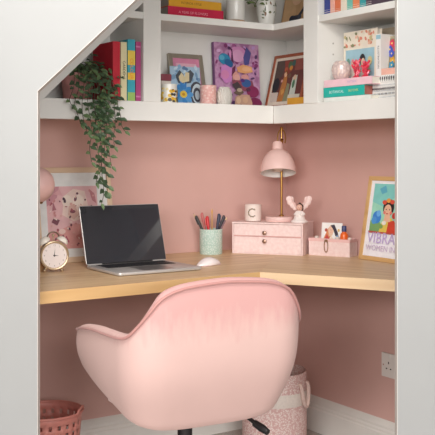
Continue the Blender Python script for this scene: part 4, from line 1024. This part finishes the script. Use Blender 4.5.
# left: pink plastic basket with square holes
PLS = M('#d98c80', .45, .05, 30)
kbx, kby = FR(47, 3.21)
bk = thing('plastic_basket', 'dusky pink plastic basket with rows of square holes at lower left', 'basket', (kbx, kby, 0))
KRt, KRb, KH = .121, .098, .262
nseg = 48; rowsz = [0, .02] + [v for k in range(7) for v in (.036+.030*k, .053+.030*k)] + [KH-.012, KH]
def kr(z): return KRb+(KRt-KRb)*z/KH
b = MB()
rowsz = [.0, .018]
z = .018
while z < KH-.035: rowsz += [z+.016, z+.029]; z += .029
rowsz += [KH]
vsn = []; 
for z in rowsz:
    for i in range(nseg):
        a = 2*math.pi*(i+(.28 if i % 2 else 0))/nseg
        vsn.append((kr(z)*math.cos(a), kr(z)*math.sin(a), z))
fsn = []
for r_ in range(len(rowsz)-1):
    for i in range(nseg):
        hole = (r_ >= 1 and r_ % 2 == 1 and r_ < len(rowsz)-2 and i % 2 == 1)
        if hole: continue
        k = (i+1) % nseg; fsn.append((r_*nseg+i, r_*nseg+k, (r_+1)*nseg+k, (r_+1)*nseg+i))
b.add(vsn, fsn, PLS)
ob = b.build('wall', bk, smooth=True)
sm = ob.modifiers.new('thick', 'SOLIDIFY'); sm.thickness = .003
b = MB(); b.lathe([(.001, .001), (KRb, .001), (KRb, .005), (.001, .005)], PLS, 40); b.build('bottom', bk, smooth=True)
b = MB(); b.tube([((KRt+.001)*math.cos(a), (KRt+.001)*math.sin(a), KH) for a in [2*math.pi*i/60 for i in range(60)]], .0045, PLS, 8, closed=True); b.build('rim', bk, smooth=True)
for a0 in (R(-6), R(174)):
    b = MB(); ca, sa = math.cos(a0-R(33)), math.sin(a0-R(33))
    pth = [((KRt+.002)*math.cos(a0-R(33)+t*.30), (KRt+.002)*math.sin(a0-R(33)+t*.30), KH+.016*math.sqrt(max(0, 1-t*t))) for t in [i/6-1 for i in range(13)]]
    b.tube(pth, .0045, PLS, 8); b.build('handle', bk, smooth=True)

# double socket on the right wall
sy0 = RY(381.2, -.009)
zt_ = HZ(351.8, -.009, sy0); zb_ = HZ(375.6, -.009, sy0)
so = thing('wall_socket', 'white three-pin wall socket above the right skirting', 'socket', (-.009, sy0, zb_), R(-90))
SW, SHt = .147, zt_-zb_
PLA = M('#e7e0da', .35, .02, 20)
b = MB(); b.rbox(0, SW, 0, .009, 0, SHt, PLA, .003); b.build('plate', so, bevel=.0015)
HOL = M('#3b332f', .6)
for gx_ in (.040, .107):
    b = MB()
    for (dx_, dz_, w_, h_) in ((0, .010, .0045, .009), (-.011, -.012, .007, .0045), (.011, -.012, .007, .0045)):
        b.box(gx_+dx_-w_/2, gx_+dx_+w_/2, -.0006, .001, SHt*.5+dz_-h_/2, SHt*.5+dz_+h_/2, HOL)
    b.build('pin_holes', so)
    b = MB(); b.box(gx_-.006+(.026 if gx_ < .07 else -.026)*0, gx_+.006, -.002, 0, SHt*.78, SHt*.95, PLA); b.build('switch', so, bevel=.0006)
for sx_ in (.012, SW-.012):
    b = MB(); b.cyl((sx_, -.0006, SHt*.5), (sx_, .001, SHt*.5), .003, M('#b98f86', .4, .03, 30, metal=.5), 12); b.build('screw', so)
# ------------------------------------------------------------------ trailing plant on the left shelf
ppx, ppy = -1.056, -.150
plant = thing('trailing_plant', 'trailing plant with small dark leaves hanging from a pink pot on the left shelf', 'plant', (ppx, ppy, Z1+EPS))
POTP = M('#d99a94', .55, .05, 30)
b = MB(); b.lathe([(.001, 0), (.045, 0), (.049, .006), (.059, .090), (.060, .098), (.056, .098), (.054, .085), (.001, .080)], POTP, 36); b.build('pot', plant, smooth=True)
b = MB(); b.lathe([(.054, .0851), (.03, .092), (.001, .094)], M('#3b2d25', .95, .2, 90), 20); b.build('soil', plant, smooth=True)
G1 = M('#475d3f', .5, .25, 70); G2 = M('#62784f', .5, .25, 70); G3 = M('#3a4e35', .5, .2, 70); STEM = M('#4a3f30', .7)
rp = random.Random(17)
def vine(tips, n_leaf_gap, yfront, seed, Lf=.027):
    rr = random.Random(seed)
    # tips: photo points the strand passes through, hung just in front of the rail
    pts = [Vector((rr.uniform(-.02, .02), rr.uniform(-.02, .01), .095))]
    x1 = LX(tips[0][0], yfront); z1 = HZ(tips[0][1], x1, yfront)
    pts.append(Vector((.35*(x1-ppx), -.045, .118+rr.uniform(0, .02))))
    pts.append(Vector((.8*(x1-ppx), yfront-ppy+.02, max(z1-Z1+.035, .03))))
    for u, v in tips:
        x = LX(u, yfront); pts.append(Vector((x-ppx, yfront-ppy+rr.uniform(-.006, .004), HZ(v, x, yfront)-Z1)))
    # Catmull-Rom
    out = []
    Q = [pts[0]]+pts+[pts[-1]]
    for i in range(1, len(Q)-2):
        p0, p1, p2, p3 = Q[i-1:i+3]; m = max(3, int((p2-p1).length/.006))
        for k in range(m):
            t = k/m; out.append(.5*((2*p1)+(p2-p0)*t+(2*p0-5*p1+4*p2-p3)*t*t+(3*p1-p0-3*p2+p3)*t**3))
    out.append(pts[-1])
    b = MB(); b.tube(out, .0011, STEM, 5)
    acc = 0; side = 1
    for i in range(1, len(out)):
        acc += (out[i]-out[i-1]).length
        if acc > n_leaf_gap and not (out[i].z > .0 and rr.random() < .5):
            acc = 0; side = -side
            d = Vector((side*(.7+.3*rr.random()), -.45-.3*rr.random(), -.15-.6*rr.random()))
            L = Lf*(.8+.45*rr.random())
            leaf(b, out[i], d, (rr.uniform(-.3, .3), -1, .45), L, L*.55, rr.choice([G1, G1, G2, G3]))
    d = out[-1]-out[-3]; leaf(b, out[-1], d+Vector((.004, -.004, 0)), (0, -1, .2), Lf, Lf*.5, G2)
    b.build('vine', plant)
yf = -.297
vines = [
    [(78, 90), (75, 104), (79, 118), (80, 124)],
    [(84, 88), (82, 105), (84, 122), (88, 134)],
    [(88, 88), (88, 105), (92, 130), (90, 148), (91, 162)],
    [(94, 86), (95, 110), (97, 140), (99, 165), (96, 182)],
    [(98, 84), (99, 110), (101, 140), (101, 170), (103, 192), (101, 203)],
    [(103, 84), (104, 110), (104, 140), (104, 160), (106, 178), (107, 192)],
    [(108, 84), (108, 108), (109, 130), (109, 150), (112, 166)],
    [(113, 86), (114, 105), (115, 122), (113, 136), (114, 146)],
    [(117, 90), (118, 104), (120, 116), (122, 126), (124, 131)],
    [(100, 86), (100, 104), (97, 128), (101, 152), (100, 176)],
    [(106, 86), (104, 100), (107, 124), (105, 145)],
    [(91, 88), (93, 104), (96, 118), (95, 136)],
    [(111, 84), (111, 98), (106, 115), (108, 128)],
    [(96, 82), (102, 96), (103, 112), (99, 126)],
    [(72, 92), (70, 100), (72, 106)],
]
for k, t in enumerate(vines): vine(t, .016 if k < 9 else .015, yf-.004*(k % 3), 40+k)
# bushy crown over the pot
b = MB()
for k in range(105):
    a = rp.random()*6.283; q = rp.random()**.6
    x = .085*q*math.cos(a)+.022; y = -.01+.06*q*math.sin(a); z = .098+.075*(1-q*q)*rp.random()+.006
    if x < -.035: z = min(z, .118+.9*(x+.05))
    leaf(b, (x, y, z), (math.cos(a), math.sin(a)-.5, rp.uniform(-.5, .5)), (rp.uniform(-.4, .4), -.6, .7), .024+.010*rp.random(), .013, rp.choice([G1, G3, G3, G2]))
b.build('crown', plant)
b = MB()
for k in range(28):                                   # leaves tumbling over the rim on the right
    t = rp.random(); u = 97+22*rp.random()-6*t+4*math.sin(9*t); v = 62+66*t
    y = -.225-.075*min(1, t*2.2)+rp.uniform(-.012, .012); x = LX(u, y); z = HZ(v, x, y)
    if z < Z1+.01 and y > -.285: y = -.29
    leaf(b, (x-ppx, y-ppy, z-Z1), (rp.uniform(-1, 1), -.5, rp.uniform(-.9, .1)), (rp.uniform(-.3, .3), -1, .4), .020+.010*rp.random(), .0125, rp.choice([G1, G1, G3, G2]))
b.build('spilling_foliage', plant)
# ------------------------------------------------------------------ light and camera
w = bpy.data.worlds.new('room_air'); SC.world = w; w.use_nodes = True
bg = w.node_tree.nodes['Background']; bg.inputs['Color'].default_value = (*rgb('#eef0f2'), 1); bg.inputs['Strength'].default_value = .85
def area(name, loc, target, sx, sy, power, col):
    l = bpy.data.lights.new(name, 'AREA'); l.shape = 'RECTANGLE'; l.size = sx; l.size_y = sy; l.energy = power; l.color = col
    o = bpy.data.objects.new(name, l); COL.objects.link(o); o.location = loc
    d = Vector(target)-Vector(loc); o.rotation_euler = d.to_track_quat('-Z', 'Y').to_euler()
    return o
def camrel(X, Z, z): return (CX+Z*FW[0]+X*RT[0], CY+Z*FW[1]+X*RT[1], z)
area('window_light', camrel(-1.3, -2.2, 1.9), camrel(.0, 3.2, .95), 2.2, 1.0, 124, (1, .98, .955))
area('right_fill', camrel(1.2, -1.6, 1.6), camrel(-.2, 3.2, 1.1), 1.6, 1.2, 78, (1, .985, .965))  # added fill from the right, lifts the left bookcase; no window known there
area('overhead_fill', camrel(-.1, 1.5, 2.34), camrel(.1, 2.9, .75), 1.2, .7, 47, (1, .97, .93))  # added fill at ceiling height to brighten the desk top and nook
cam = bpy.data.cameras.new('camera'); co = bpy.data.objects.new('camera', cam); COL.objects.link(co)
co.location = (CX, CY, CZ); co.rotation_euler = (R(90), 0, TH-R(90))
cam.sensor_width = 36; cam.lens = F/435*36; cam.shift_y = -(217.5-V0)/435
cam.clip_start = .05
SC.camera = co
SC.view_settings.view_transform = 'Standard'
SC.view_settings.look = 'None'
